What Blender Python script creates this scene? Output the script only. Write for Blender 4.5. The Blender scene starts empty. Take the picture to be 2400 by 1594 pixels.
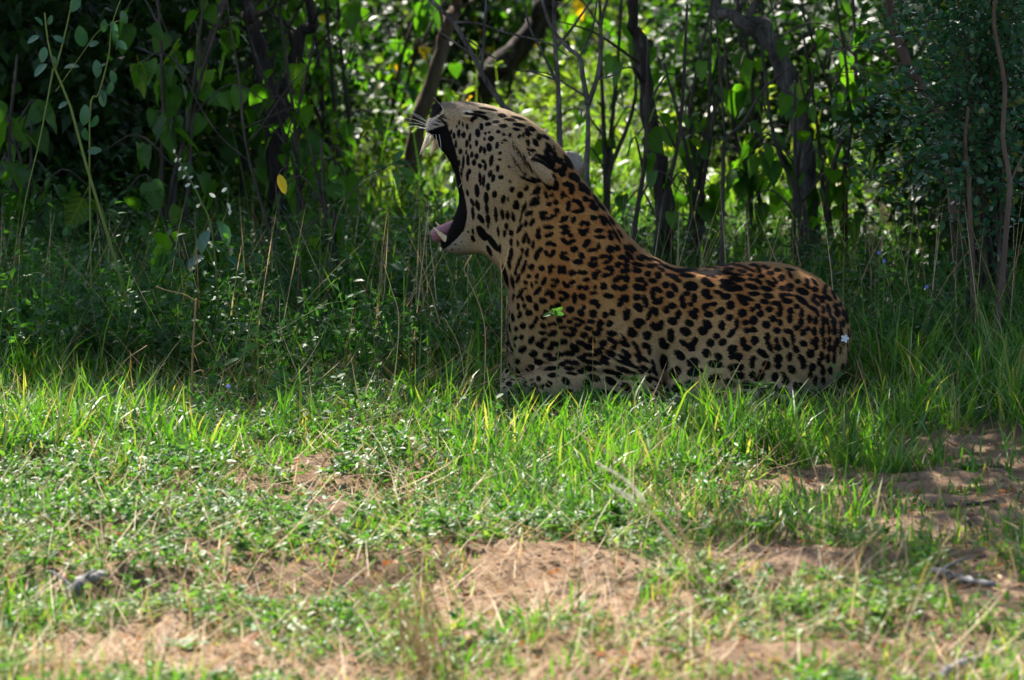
import bpy, math, random
import numpy as np
from mathutils import Vector, Matrix

random.seed(7)
RNG = np.random.default_rng(7)
scene = bpy.context.scene
COL = scene.collection

# ------------------------------------------------------------------ camera
FRAME_W = 2.7                       # metres across the frame at the leopard
CAM = np.array([0.0, -12.0, 1.6]); TGT = np.array([0.0, 0.0, 0.15])
DIST = float(np.linalg.norm(TGT - CAM))
cam_d = bpy.data.cameras.new('camera'); cam = bpy.data.objects.new('camera', cam_d)
COL.objects.link(cam); scene.camera = cam
cam.location = CAM
cam.rotation_euler = Vector(TGT - CAM).to_track_quat('-Z', 'Y').to_euler()
cam_d.sensor_width = 36.0
cam_d.lens = 36.0 * DIST / FRAME_W
cam_d.clip_end = 600.0
cam_d.dof.use_dof = True
cam_d.dof.focus_distance = DIST - 0.1
cam_d.dof.aperture_fstop = 5.8
cam_d.dof.aperture_blades = 7

# ------------------------------------------------------------------ light
SUN_DIR = np.array([0.26, -0.58, -0.80]); SUN_DIR /= np.linalg.norm(SUN_DIR)   # way the light travels
world = bpy.data.worlds.new('World'); scene.world = world; world.use_nodes = True
wn = world.node_tree.nodes; wl = world.node_tree.links
bg = wn.get('Background') or wn.new('ShaderNodeBackground')
sky = wn.new('ShaderNodeTexSky'); sky.sky_type = 'NISHITA'; sky.sun_disc = False
SUN_EL = math.asin(-SUN_DIR[2]); SUN_AZ = math.atan2(-SUN_DIR[0], -SUN_DIR[1])
sky.sun_elevation = SUN_EL; sky.sun_rotation = SUN_AZ
sky.dust_density = 2.0; sky.ozone_density = 0.6
wl.new(sky.outputs[0], bg.inputs[0]); bg.inputs[1].default_value = 0.092
sun_d = bpy.data.lights.new('sun', 'SUN'); sun_d.energy = 5.0; sun_d.angle = math.radians(0.53)
sun_d.color = (1.0, 0.94, 0.84)
sun = bpy.data.objects.new('sun', sun_d); COL.objects.link(sun)
sun.rotation_euler = Vector(SUN_DIR).to_track_quat('-Z', 'Y').to_euler()
sun.location = (-3, 8, 12)

scene.view_settings.view_transform = 'Standard'; scene.view_settings.look = 'None'
scene.view_settings.gamma = 1.0; scene.view_settings.use_curve_mapping = False
scene.view_settings.exposure = 1.72
scene.render.engine = 'CYCLES'
cy = scene.cycles
cy.use_denoising = True
try: cy.denoiser = 'OPENIMAGEDENOISE'
except Exception: pass
cy.max_bounces = 7; cy.diffuse_bounces = 4; cy.glossy_bounces = 2; cy.transmission_bounces = 5; cy.transparent_max_bounces = 4
cy.caustics_reflective = False; cy.caustics_refractive = False
cy.sample_clamp_indirect = 6.0

# ------------------------------------------------------------------ photo pixel <-> place
SPX = FRAME_W / 2400.0
TH = math.atan2(CAM[2] - TGT[2], 12.0)
FWD = np.array([0, math.cos(TH), -math.sin(TH)]); UPV = np.array([0, math.sin(TH), math.cos(TH)])
def ray(px, py):
    u = (np.asarray(px, float) - 1200) * SPX / DIST; v = (797 - np.asarray(py, float)) * SPX / DIST
    return np.stack([u, FWD[1] + v * UPV[1], FWD[2] + v * UPV[2]], -1)
def at(px, py, y=0.0):                     # the point of that pixel's ray at depth y
    d = ray(px, py); t = (y - CAM[1]) / d[..., 1]
    return CAM + d * t[..., None]
def proj(p):
    q = np.asarray(p, float) - CAM
    dz = q @ FWD
    return 1200 + q[..., 0] / dz * DIST / SPX, 797 - (q @ UPV) / dz * DIST / SPX

def hash2(i, j, s=0):
    n = np.sin(i * 127.1 + j * 311.7 + s * 74.7) * 43758.5453
    return n - np.floor(n)
def noise2(x, y, s=0):
    x = np.asarray(x, float); y = np.asarray(y, float)
    i = np.floor(x); j = np.floor(y); fx = x - i; fy = y - j
    fx = fx * fx * (3 - 2 * fx); fy = fy * fy * (3 - 2 * fy)
    return ((hash2(i, j, s) * (1 - fx) + hash2(i + 1, j, s) * fx) * (1 - fy)
            + (hash2(i, j + 1, s) * (1 - fx) + hash2(i + 1, j + 1, s) * fx) * fy)
def fbm(x, y, s=0, o=4):
    a = 0.5; r = 0
    for k in range(o):
        r = r + a * noise2(x * 2**k, y * 2**k, s + k * 13); a *= 0.5
    return r / (1 - 0.5**o)
def smooth(a, b, x):
    t = np.clip((np.asarray(x, float) - a) / (b - a), 0, 1); return t * t * (3 - 2 * t)

def ground_h(x, y):
    x = np.asarray(x, float); y = np.asarray(y, float)
    h = (fbm(x * 0.55 + 3, y * 0.55, 1, 3) - 0.5) * 0.10
    near = smooth(0.3, -0.8, y)
    # eroded lip: the turf stands a little above the bare sand in front
    lip = -2.75 + 0.55 * (fbm(x * 0.8 + 9, x * 0 + 2.5, 4, 3) - 0.5) + 0.22 * x
    h = h - 0.07 * smooth(0.16, -0.10, y - lip) * smooth(0.6, -0.3, x)
    h = h + near * ((fbm(x * 2.6, y * 2.6, 2, 4) - 0.5) * 0.10 + (fbm(x * 8, y * 8, 3, 4) - 0.5) * 0.055)
    lie = np.exp(-(((x - 0.42) / 0.65)**2 + (y / 0.5)**2)**2)
    far = smooth(2.0, 14.0, y) * 0.05
    return h * (1 - lie) + far
def on_ground(px, py):
    d = ray(px, py); t = -CAM[2] / d[2]
    for _ in range(6):
        p = CAM + d * t
        t = (float(ground_h(p[0], p[1])) - CAM[2]) / d[2]
    return CAM + d * t

# ------------------------------------------------------------------ mesh helpers
def mesh_from(name, verts, faces, attrs=None, smooth_shade=True, mats=(), mat_idx=None):
    """verts (N,3); faces: one (M,k) array or a list of such arrays; attrs {name: (N,) or (N,3)}"""
    me = bpy.data.meshes.new(name)
    V = np.ascontiguousarray(verts, dtype=np.float32)
    F = faces if isinstance(faces, list) else [faces]
    F = [np.asarray(f, dtype=np.int32) for f in F if len(f)]
    me.vertices.add(len(V)); me.vertices.foreach_set('co', V.ravel())
    nl = sum(f.size for f in F); npoly = sum(len(f) for f in F)
    me.loops.add(nl); me.polygons.add(npoly)
    me.loops.foreach_set('vertex_index', np.concatenate([f.ravel() for f in F]))
    tot = np.concatenate([np.full(len(f), f.shape[1], np.int32) for f in F])
    st = np.concatenate([[0], np.cumsum(tot)[:-1]]).astype(np.int32)
    me.polygons.foreach_set('loop_start', st); me.polygons.foreach_set('loop_total', tot)
    if smooth_shade: me.polygons.foreach_set('use_smooth', np.ones(npoly, bool))
    for m in mats: me.materials.append(m)
    if mat_idx is not None: me.polygons.foreach_set('material_index', np.asarray(mat_idx, np.int32))
    if attrs:
        for k, a in attrs.items():
            a = np.ascontiguousarray(a, dtype=np.float32)
            if a.ndim == 1:
                at_ = me.attributes.new(k, 'FLOAT', 'POINT'); at_.data.foreach_set('value', a)
            else:
                at_ = me.attributes.new(k, 'FLOAT_VECTOR', 'POINT'); at_.data.foreach_set('vector', a.ravel())
    me.update(); me.validate()
    return me
def obj(name, me, parent=None, mat=None):
    o = bpy.data.objects.new(name, me); COL.objects.link(o)
    if mat is not None and len(me.materials) == 0: me.materials.append(mat)
    if parent is not None: o.parent = parent
    return o
def tag(o, label=None, cat=None, group=None, kind=None):
    if label: o['label'] = label
    if cat: o['category'] = cat
    if group: o['group'] = group
    if kind: o['kind'] = kind
    return o
def thing(name, loc, label, cat, group=None, rz=0.0):
    o = bpy.data.objects.new(name, None); COL.objects.link(o)
    o.empty_display_size = 0.05
    o.location = loc; o.rotation_euler = (0, 0, rz)
    return tag(o, label, cat, group)

class MB:
    """collects vertices, faces and a per-vertex tint"""
    def __init__(s): s.v = []; s.f3 = []; s.f4 = []; s.t = []; s.n = 0
    def add(s, v, f3=None, f4=None, tint=0.5):
        v = np.asarray(v, float).reshape(-1, 3)
        if f3 is not None and len(f3): s.f3.append(np.asarray(f3) + s.n)
        if f4 is not None and len(f4): s.f4.append(np.asarray(f4) + s.n)
        s.v.append(v); s.t.append(np.broadcast_to(np.asarray(tint, float), (len(v),))); s.n += len(v)
    def tube(s, pts, rad, n=6, tint=0.5, wob=0.0):
        pts = np.asarray(pts, float); m = len(pts); rad = np.broadcast_to(np.asarray(rad, float), (m,))
        tg = np.gradient(pts, axis=0); tg /= np.linalg.norm(tg, axis=1)[:, None] + 1e-9
        ref = np.array([0.31, 0.94, 0.12]) if abs(tg[0] @ np.array([0.31, 0.94, 0.12])) < 0.9 else np.array([1., 0, 0])
        a = np.cross(tg, ref); a /= np.linalg.norm(a, axis=1)[:, None] + 1e-9; b = np.cross(tg, a)
        ang = np.linspace(0, 2 * np.pi, n, endpoint=False)
        rr = rad[:, None] * (1 + wob * (RNG.random((m, n)) - 0.5))
        ring = pts[:, None] + (a[:, None] * np.cos(ang)[None, :, None] + b[:, None] * np.sin(ang)[None, :, None]) * rr[..., None]
        i = np.arange(m - 1)[:, None] * n; j = np.arange(n)[None]; j2 = (j + 1) % n
        f4 = np.stack([i + j, i + j2, i + n + j2, i + n + j], -1).reshape(-1, 4)
        v = np.concatenate([ring.reshape(-1, 3), pts[:1], pts[-1:]])
        k = np.arange(n); k2 = (k + 1) % n
        f3 = np.concatenate([np.stack([k2, k, np.full(n, m * n)], -1), np.stack([(m - 1) * n + k, (m - 1) * n + k2, np.full(n, m * n + 1)], -1)])
        s.add(v, f3, f4, tint)
    def mesh(s, name, mats=(), smooth_shade=True):
        F = []
        if s.f3: F.append(np.concatenate(s.f3))
        if s.f4: F.append(np.concatenate(s.f4))
        return mesh_from(name, np.concatenate(s.v), F, {'tint': np.concatenate(s.t)}, smooth_shade, mats)
    def build(s, name, mat, parent=None, smooth_shade=True):
        return obj(name, s.mesh(name, (mat,), smooth_shade), parent)

def curve(pts, n=12):
    """smooth line through the points (Catmull-Rom)"""
    P = np.asarray(pts, float); P = np.concatenate([2 * P[:1] - P[1:2], P, 2 * P[-1:] - P[-2:-1]])
    out = []
    k = len(P) - 3; per = max(2, n // k)
    for i in range(k):
        t = np.linspace(0, 1, per, endpoint=False)[:, None]
        a, b, c, d = P[i:i + 4]
        out.append(0.5 * (2 * b + (c - a) * t + (2 * a - 5 * b + 4 * c - d) * t**2 + (3 * b - a - 3 * c + d) * t**3))
    out.append(P[-2:-1])
    return np.concatenate(out)

def instance(tv, tf, pos, rot, scl):
    """merged copies of a template; rot (N,3,3)"""
    N = len(pos); scl = np.asarray(scl, float)
    if scl.ndim == 1: scl = scl[:, None]
    V = np.einsum('nij,nvj->nvi', rot, tv[None] * scl[:, None, :] if scl.shape[1] == 3 else tv[None] * scl[:, None]) + pos[:, None]
    F = tf[None] + (np.arange(N) * len(tv))[:, None, None]
    return V.reshape(-1, 3), F.reshape(-1, tf.shape[1])
def frames(d, up=None, roll=None):
    """rotation matrices with local Y along d, local Z towards up"""
    d = d / (np.linalg.norm(d, axis=1)[:, None] + 1e-9)
    if up is None: up = np.tile([0, 0, 1.0], (len(d), 1))
    x = np.cross(d, up); bad = np.linalg.norm(x, axis=1) < 1e-3
    x[bad] = [1, 0, 0]; x /= np.linalg.norm(x, axis=1)[:, None]
    z = np.cross(x, d)
    if roll is not None:
        c = np.cos(roll)[:, None]; s_ = np.sin(roll)[:, None]
        x, z = x * c + z * s_, z * c - x * s_
    return np.stack([x, d, z], -1)

# ------------------------------------------------------------------ materials
def new_mat(name):
    m = bpy.data.materials.new(name); m.use_nodes = True
    m.node_tree.nodes.clear()
    return m, m.node_tree.nodes, m.node_tree.links
def ramp(N, stops, interp='LINEAR'):
    r = N.new('ShaderNodeValToRGB'); r.color_ramp.interpolation = interp
    e = r.color_ramp.elements
    while len(e) < len(stops): e.new(0.5)
    for q, (p, c) in zip(e, stops): q.position = p; q.color = (*c, 1)
    return r
def leaf_mat(name, stops, trans=0.45, rough=0.45, tcol=(1.15, 1.25, 0.45), spec=0.35, blotch=0.25, vein=False):
    """leaf: diffuse + light passing through + waxy gloss; tint attribute and per-object random pick the hue"""
    m, N, L = new_mat(name)
    a = N.new('ShaderNodeAttribute'); a.attribute_name = 'tint'
    oi = N.new('ShaderNodeObjectInfo')
    geo = N.new('ShaderNodeNewGeometry')
    tc = N.new('ShaderNodeTexCoord')
    nz = N.new('ShaderNodeTexNoise'); nz.inputs['Scale'].default_value = 38.0; nz.inputs['Detail'].default_value = 3.0
    L.new(tc.outputs['Object'], nz.inputs['Vector'])
    m1 = N.new('ShaderNodeMath'); m1.operation = 'MULTIPLY_ADD'; L.new(oi.outputs['Random'], m1.inputs[0]); m1.inputs[1].default_value = 0.35
    L.new(a.outputs['Fac'], m1.inputs[2])
    m2 = N.new('ShaderNodeMath'); m2.operation = 'MULTIPLY_ADD'; L.new(nz.outputs['Fac'], m2.inputs[0]); m2.inputs[1].default_value = blotch
    L.new(m1.outputs[0], m2.inputs[2])
    m3 = N.new('ShaderNodeMath'); m3.operation = 'SUBTRACT'; L.new(m2.outputs[0], m3.inputs[0]); m3.inputs[1].default_value = 0.175 + blotch * 0.5
    r = ramp(N, stops); L.new(m3.outputs[0], r.inputs[0])
    p = N.new('ShaderNodeBsdfPrincipled'); L.new(r.outputs[0], p.inputs['Base Color'])
    p.inputs['Roughness'].default_value = rough; p.inputs['Specular IOR Level'].default_value = spec
    bp = N.new('ShaderNodeBump'); bp.inputs['Strength'].default_value = 0.25; bp.inputs['Distance'].default_value = 0.004
    L.new(nz.outputs['Fac'], bp.inputs['Height']); L.new(bp.outputs[0], p.inputs['Normal'])
    tr = N.new('ShaderNodeBsdfTranslucent')
    mx = N.new('ShaderNodeMix'); mx.data_type = 'RGBA'; mx.blend_type = 'MULTIPLY'; mx.inputs[0].default_value = 1.0
    L.new(r.outputs[0], mx.inputs[6]); mx.inputs[7].default_value = (tcol[0] * 1.7, tcol[1] * 1.7, tcol[2] * 1.7, 1)
    L.new(mx.outputs[2], tr.inputs[0])
    ms = N.new('ShaderNodeMixShader'); ms.inputs[0].default_value = trans
    L.new(p.outputs[0], ms.inputs[1]); L.new(tr.outputs[0], ms.inputs[2])
    if vein:                                   # midrib and side veins in the leaf's own coordinates
        sx = N.new('ShaderNodeSeparateXYZ'); L.new(tc.outputs['Object'], sx.inputs[0])
        ab = N.new('ShaderNodeMath'); ab.operation = 'ABSOLUTE'; L.new(sx.outputs['X'], ab.inputs[0])
        k = N.new('ShaderNodeMath'); k.operation = 'MULTIPLY_ADD'; L.new(ab.outputs[0], k.inputs[0]); k.inputs[1].default_value = -0.75; L.new(sx.outputs['Y'], k.inputs[2])
        pp = N.new('ShaderNodeMath'); pp.operation = 'PINGPONG'; L.new(k.outputs[0], pp.inputs[0]); pp.inputs[1].default_value = 0.085
        m1_ = N.new('ShaderNodeMath'); m1_.operation = 'LESS_THAN'; L.new(pp.outputs[0], m1_.inputs[0]); m1_.inputs[1].default_value = 0.010
        m2_ = N.new('ShaderNodeMath'); m2_.operation = 'LESS_THAN'; L.new(ab.outputs[0], m2_.inputs[0]); m2_.inputs[1].default_value = 0.016
        mm = N.new('ShaderNodeMath'); mm.operation = 'MAXIMUM'; L.new(m1_.outputs[0], mm.inputs[0]); L.new(m2_.outputs[0], mm.inputs[1])
        sc = N.new('ShaderNodeMath'); sc.operation = 'MULTIPLY_ADD'; L.new(mm.outputs[0], sc.inputs[0]); sc.inputs[1].default_value = 0.22; L.new(m3.outputs[0], sc.inputs[2])
        L.new(sc.outputs[0], r.inputs[0])
    out = N.new('ShaderNodeOutputMaterial'); L.new(ms.outputs[0], out.inputs[0])
    return m
def bark_mat(name, stops, scale=14, rough=0.9, bump=0.6):
    m, N, L = new_mat(name)
    tc = N.new('ShaderNodeTexCoord'); mp = N.new('ShaderNodeMapping'); mp.inputs['Scale'].default_value = (1, 1, 0.3)
    L.new(tc.outputs['Object'], mp.inputs[0])
    n1 = N.new('ShaderNodeTexNoise'); n1.inputs['Scale'].default_value = scale; n1.inputs['Detail'].default_value = 7; n1.inputs['Roughness'].default_value = 0.65
    L.new(mp.outputs[0], n1.inputs['Vector'])
    n2 = N.new('ShaderNodeTexNoise'); n2.inputs['Scale'].default_value = scale * 6; n2.inputs['Detail'].default_value = 5
    L.new(mp.outputs[0], n2.inputs['Vector'])
    ad = N.new('ShaderNodeMath'); ad.operation = 'MULTIPLY_ADD'; L.new(n2.outputs['Fac'], ad.inputs[0]); ad.inputs[1].default_value = 0.4; L.new(n1.outputs['Fac'], ad.inputs[2])
    sb = N.new('ShaderNodeMath'); sb.operation = 'SUBTRACT'; L.new(ad.outputs[0], sb.inputs[0]); sb.inputs[1].default_value = 0.2
    r = ramp(N, stops); L.new(sb.outputs[0], r.inputs[0])
    p = N.new('ShaderNodeBsdfPrincipled'); L.new(r.outputs[0], p.inputs['Base Color']); p.inputs['Roughness'].default_value = rough
    p.inputs['Specular IOR Level'].default_value = 0.2
    b = N.new('ShaderNodeBump'); b.inputs['Strength'].default_value = bump; b.inputs['Distance'].default_value = 0.01
    L.new(ad.outputs[0], b.inputs['Height']); L.new(b.outputs[0], p.inputs['Normal'])
    out = N.new('ShaderNodeOutputMaterial'); L.new(p.outputs[0], out.inputs[0])
    return m
# =================================================================== materials of the plants
G3 = [(0.0, (0.010, 0.035, 0.010)), (0.35, (0.026, 0.085, 0.012)), (0.65, (0.060, 0.155, 0.016)), (0.9, (0.105, 0.185, 0.028)), (1.0, (0.26, 0.215, 0.09))]
M_grass = leaf_mat('grass_blade', G3, 0.42, 0.42, (1.1, 1.25, 0.35), 0.4, 0.15)
M_straw = leaf_mat('dry_straw', [(0.0, (0.13, 0.075, 0.035)), (0.5, (0.34, 0.23, 0.115)), (1.0, (0.55, 0.44, 0.27))], 0.2, 0.6, (1, 0.9, 0.7), 0.25, 0.3)
M_herb = leaf_mat('herb_leaf', [(0.0, (0.014, 0.040, 0.016)), (0.4, (0.030, 0.090, 0.024)), (0.7, (0.060, 0.145, 0.030)), (1.0, (0.15, 0.22, 0.05))], 0.40, 0.47, (1.1, 1.25, 0.4), 0.35, 0.25)
M_heart = leaf_mat('broad_leaf', [(0.0, (0.018, 0.055, 0.010)), (0.5, (0.040, 0.110, 0.012)), (0.85, (0.075, 0.165, 0.018)), (1.0, (0.24, 0.24, 0.03))], 0.50, 0.42, (1.25, 1.45, 0.30), 0.4, 0.3, True)
M_small = leaf_mat('small_waxy_leaf', [(0.0, (0.016, 0.055, 0.030)), (0.5, (0.032, 0.105, 0.055)), (0.9, (0.07, 0.16, 0.075)), (1.0, (0.16, 0.15, 0.03))], 0.28, 0.30, (1.1, 1.3, 0.5), 0.55, 0.3)
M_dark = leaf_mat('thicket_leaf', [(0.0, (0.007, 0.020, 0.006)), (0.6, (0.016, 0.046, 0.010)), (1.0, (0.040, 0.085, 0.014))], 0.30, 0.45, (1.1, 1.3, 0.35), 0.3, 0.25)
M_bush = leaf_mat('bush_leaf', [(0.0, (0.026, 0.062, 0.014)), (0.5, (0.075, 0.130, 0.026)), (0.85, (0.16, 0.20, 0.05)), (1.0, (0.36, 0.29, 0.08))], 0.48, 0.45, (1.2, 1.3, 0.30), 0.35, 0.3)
M_crown = leaf_mat('crown_leaf', [(0.0, (0.022, 0.055, 0.012)), (0.6, (0.050, 0.105, 0.018)), (1.0, (0.10, 0.16, 0.03))], 0.35, 0.4, (1.1, 1.25, 0.35), 0.4, 0.25)
M_yleaf = leaf_mat('yellow_leaf', [(0.0, (0.42, 0.24, 0.012)), (0.6, (0.66, 0.46, 0.02)), (1.0, (0.72, 0.56, 0.04))], 0.45, 0.5, (1.1, 1.0, 0.4), 0.3, 0.3)
M_brownleaf = leaf_mat('dead_leaf', [(0.0, (0.10, 0.045, 0.02)), (0.5, (0.22, 0.10, 0.045)), (1.0, (0.36, 0.20, 0.10))], 0.2, 0.6, (1.1, 0.8, 0.5), 0.25, 0.4)
M_pale = leaf_mat('pale_leaf', [(0.0, (0.40, 0.42, 0.38)), (1.0, (0.66, 0.66, 0.58))], 0.3, 0.55, (1, 1, 0.9), 0.3, 0.3)
M_stem = leaf_mat('green_stem', [(0.0, (0.06, 0.10, 0.02)), (0.5, (0.13, 0.19, 0.035)), (1.0, (0.26, 0.27, 0.07))], 0.15, 0.5, (1, 1, 0.5), 0.3, 0.3)
M_blue = leaf_mat('blue_petal', [(0.0, (0.16, 0.17, 0.55)), (1.0, (0.28, 0.30, 0.80))], 0.35, 0.6, (1, 1, 1), 0.2, 0.2)
M_white = leaf_mat('white_petal', [(0.0, (0.62, 0.66, 0.74)), (1.0, (0.80, 0.82, 0.86))], 0.35, 0.6, (0.8, 0.8, 0.8), 0.2, 0.2)
M_bark = bark_mat('dark_bark', [(0.35, (0.010, 0.008, 0.007)), (0.55, (0.040, 0.032, 0.027)), (0.75, (0.12, 0.10, 0.085))], 22, 0.95, 1.0)
M_greybark = bark_mat('grey_bark', [(0.35, (0.035, 0.030, 0.027)), (0.55, (0.11, 0.098, 0.09)), (0.75, (0.26, 0.24, 0.22))], 24, 0.95, 1.0)
M_brownbark = bark_mat('brown_bark', [(0.2, (0.05, 0.033, 0.024)), (0.55, (0.12, 0.085, 0.062)), (0.9, (0.22, 0.17, 0.13))], 16)
M_twig = bark_mat('twig_bark', [(0.25, (0.025, 0.020, 0.016)), (0.55, (0.065, 0.053, 0.044)), (0.85, (0.16, 0.135, 0.115))], 40, 0.85, 0.3)
M_drift = bark_mat('weathered_wood', [(0.3, (0.05, 0.047, 0.046)), (0.5, (0.22, 0.215, 0.215)), (0.8, (0.46, 0.46, 0.46))], 45, 0.85, 1.0)

# =================================================================== ground
def soil_mat():
    m, N, L = new_mat('sandy_soil')
    tc = N.new('ShaderNodeTexCoord'); at_ = N.new('ShaderNodeAttribute'); at_.attribute_name = 'humus'
    def nz(sc, det, rough=0.6):
        n = N.new('ShaderNodeTexNoise'); n.inputs['Scale'].default_value = sc; n.inputs['Detail'].default_value = det; n.inputs['Roughness'].default_value = rough
        L.new(tc.outputs['Object'], n.inputs['Vector']); return n
    a = nz(2.2, 5); b = nz(26, 7, 0.7); c = nz(240, 4, 0.7)
    sand = ramp(N, [(0.30, (0.13, 0.075, 0.042)), (0.45, (0.30, 0.19, 0.115)), (0.6, (0.50, 0.34, 0.22)), (0.8, (0.62, 0.46, 0.33))])
    mx = N.new('ShaderNodeMath'); mx.operation = 'MULTIPLY_ADD'; L.new(b.outputs['Fac'], mx.inputs[0]); mx.inputs[1].default_value = 0.7
    mx2 = N.new('ShaderNodeMath'); mx2.operation = 'MULTIPLY_ADD'; L.new(c.outputs['Fac'], mx2.inputs[0]); mx2.inputs[1].default_value = 0.35
    mx2.inputs[2].default_value = -0.02; L.new(mx2.outputs[0], mx.inputs[2])
    L.new(mx.outputs[0], sand.inputs[0])
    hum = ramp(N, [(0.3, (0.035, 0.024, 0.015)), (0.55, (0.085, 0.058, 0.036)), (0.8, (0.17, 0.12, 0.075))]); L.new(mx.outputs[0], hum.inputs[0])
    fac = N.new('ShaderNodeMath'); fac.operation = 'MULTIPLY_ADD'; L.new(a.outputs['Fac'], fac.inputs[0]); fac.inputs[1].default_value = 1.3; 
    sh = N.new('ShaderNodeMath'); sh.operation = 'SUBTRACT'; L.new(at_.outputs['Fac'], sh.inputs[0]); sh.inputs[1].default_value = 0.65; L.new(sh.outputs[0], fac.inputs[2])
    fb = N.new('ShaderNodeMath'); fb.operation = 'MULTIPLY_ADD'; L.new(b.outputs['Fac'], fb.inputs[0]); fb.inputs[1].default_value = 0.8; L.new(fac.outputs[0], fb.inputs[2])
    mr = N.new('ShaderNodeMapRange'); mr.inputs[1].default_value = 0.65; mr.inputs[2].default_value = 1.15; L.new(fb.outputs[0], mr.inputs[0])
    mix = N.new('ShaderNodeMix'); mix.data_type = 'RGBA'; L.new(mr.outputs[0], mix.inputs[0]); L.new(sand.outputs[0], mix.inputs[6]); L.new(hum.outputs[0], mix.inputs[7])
    p = N.new('ShaderNodeBsdfPrincipled'); L.new(mix.outputs[2], p.inputs['Base Color']); p.inputs['Roughness'].default_value = 0.95; p.inputs['Specular IOR Level'].default_value = 0.12
    hb = N.new('ShaderNodeMath'); hb.operation = 'MULTIPLY_ADD'; L.new(c.outputs['Fac'], hb.inputs[0]); hb.inputs[1].default_value = 0.22; L.new(b.outputs['Fac'], hb.inputs[2])
    bp = N.new('ShaderNodeBump'); bp.inputs['Strength'].default_value = 1.0; bp.inputs['Distance'].default_value = 0.055; L.new(hb.outputs[0], bp.inputs['Height']); L.new(bp.outputs[0], p.inputs['Normal'])
    out = N.new('ShaderNodeOutputMaterial'); L.new(p.outputs[0], out.inputs[0])
    return m
# bare sand patches, by where they show: column, row, half sizes, how bare
BARE = [(1270, 1400, 340, 115, 0.9), (1800, 1330, 190, 90, 0.95), (200, 1525, 460, 110, 0.97), (640, 1520, 200, 80, 0.8), (2230, 1190, 280, 110, 0.72), (1980, 1150, 260, 90, 0.6), (2300, 1060, 240, 80, 0.5), (1850, 1240, 260, 80, 0.6),
        (1380, 1560, 260, 60, 0.75), (2300, 1420, 130, 90, 0.6), (1100, 1180, 150, 45, 0.45), (980, 1450, 170, 80, 0.6), (2250, 1040, 200, 50, 0.4), (60, 1330, 120, 40, 0.6), (1560, 1210, 170, 40, 0.6)]
def bareness(x, y):
    px, py = proj(np.stack([x, y, np.zeros_like(x)], -1))
    b = np.zeros_like(x)
    wob = (fbm(x * 3.1, y * 3.1, 21, 3) - 0.5) * 1.1
    for cx, cy_, rx, ry, s in BARE:
        k = np.sqrt(((px - cx) / rx)**2 + ((py - cy_) / ry)**2) + wob
        b = np.maximum(b, s * smooth(1.15, 0.65, k))
    return b
def make_ground():
    xs = np.concatenate([np.linspace(-260, -8, 14)[:-1], np.linspace(-8, -2.4, 30)[:-1], np.linspace(-2.4, 2.4, 380)[:-1], np.linspace(2.4, 8, 30)[:-1], np.linspace(8, 260, 14)])
    ys = np.concatenate([np.linspace(-60, -5.2, 12)[:-1], np.linspace(-5.2, 0.6, 460)[:-1], np.linspace(0.6, 8, 120)[:-1], np.linspace(8, 40, 60)[:-1], np.linspace(40, 400, 16)])
    X, Y = np.meshgrid(xs, ys); Z = ground_h(X, Y)
    V = np.stack([X, Y, Z], -1).reshape(-1, 3); n = len(xs)
    i = np.arange(len(ys) - 1)[:, None] * n; j = np.arange(n - 1)[None]
    F = np.stack([i + j, i + j + 1, i + n + j + 1, i + n + j], -1).reshape(-1, 4)
    b = bareness(V[:, 0], V[:, 1])
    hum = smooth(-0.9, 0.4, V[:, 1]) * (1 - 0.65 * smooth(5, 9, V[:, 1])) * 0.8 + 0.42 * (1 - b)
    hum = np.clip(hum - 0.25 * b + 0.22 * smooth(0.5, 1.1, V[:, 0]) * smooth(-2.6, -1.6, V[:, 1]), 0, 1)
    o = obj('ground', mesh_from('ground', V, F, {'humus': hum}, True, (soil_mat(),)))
    tag(o, 'sandy soil with humus under the trees', None, None, 'structure')
make_ground()

# =================================================================== blades
def blades(P, h, w, az, lean, curl, tint, seg=3):
    """curved tapering blades; every argument an array"""
    n = len(P); t = np.linspace(0, 1, seg + 1)
    dirx = np.cos(az); diry = np.sin(az)
    ang = lean[:, None] + curl[:, None] * t[None]                    # angle from upright along the blade
    ds = h[:, None] / seg
    hx = np.concatenate([np.zeros((n, 1)), np.cumsum(np.sin(ang[:, :-1]) * ds, 1)], 1)
    hz = np.concatenate([np.zeros((n, 1)), np.cumsum(np.cos(ang[:, :-1]) * ds, 1)], 1)
    C = np.stack([P[:, None, 0] + hx * dirx[:, None], P[:, None, 1] + hx * diry[:, None], P[:, None, 2] + hz], -1)
    tw = az + np.pi / 2 + RNG.normal(0, 0.5, n)
    sx = np.stack([np.cos(tw), np.sin(tw), np.zeros(n)], -1)
    wid = w[:, None] * np.array([0.75, 1.0, 0.72, 0.4, 0.2][:seg] + [0.0])[None]
    Lf = C - sx[:, None] * wid[..., None]; Rt = C + sx[:, None] * wid[..., None]
    V = np.concatenate([np.stack([Lf[:, :-1], Rt[:, :-1]], 2).reshape(n, -1, 3), C[:, -1:]], 1)
    k = 2 * seg + 1; i = np.arange(n)[:, None] * k; T = []
    for s in range(seg - 1):
        a = 2 * s; T += [[a, a + 1, a + 3], [a, a + 3, a + 2]]
    a = 2 * (seg - 1); T.append([a, a + 1, a + 2])
    F = (i[:, None] + np.array(T)[None]).reshape(-1, 3)
    tt = np.clip(tint[:, None] + np.linspace(-0.10, 0.12, k)[None], 0, 1)
    return V.reshape(-1, 3), F, tt.ravel()
def field(n, px0, px1, py0, py1, seed):
    """points spread evenly over what is seen of the ground"""
    r = np.random.default_rng(seed)
    px = r.uniform(px0, px1, n); py = r.uniform(py0, py1, n)
    d = ray(px, py); t = -CAM[2] / d[:, 2]; P = CAM + d * t[:, None]
    P[:, 2] = ground_h(P[:, 0], P[:, 1])
    return P, px, py
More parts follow.
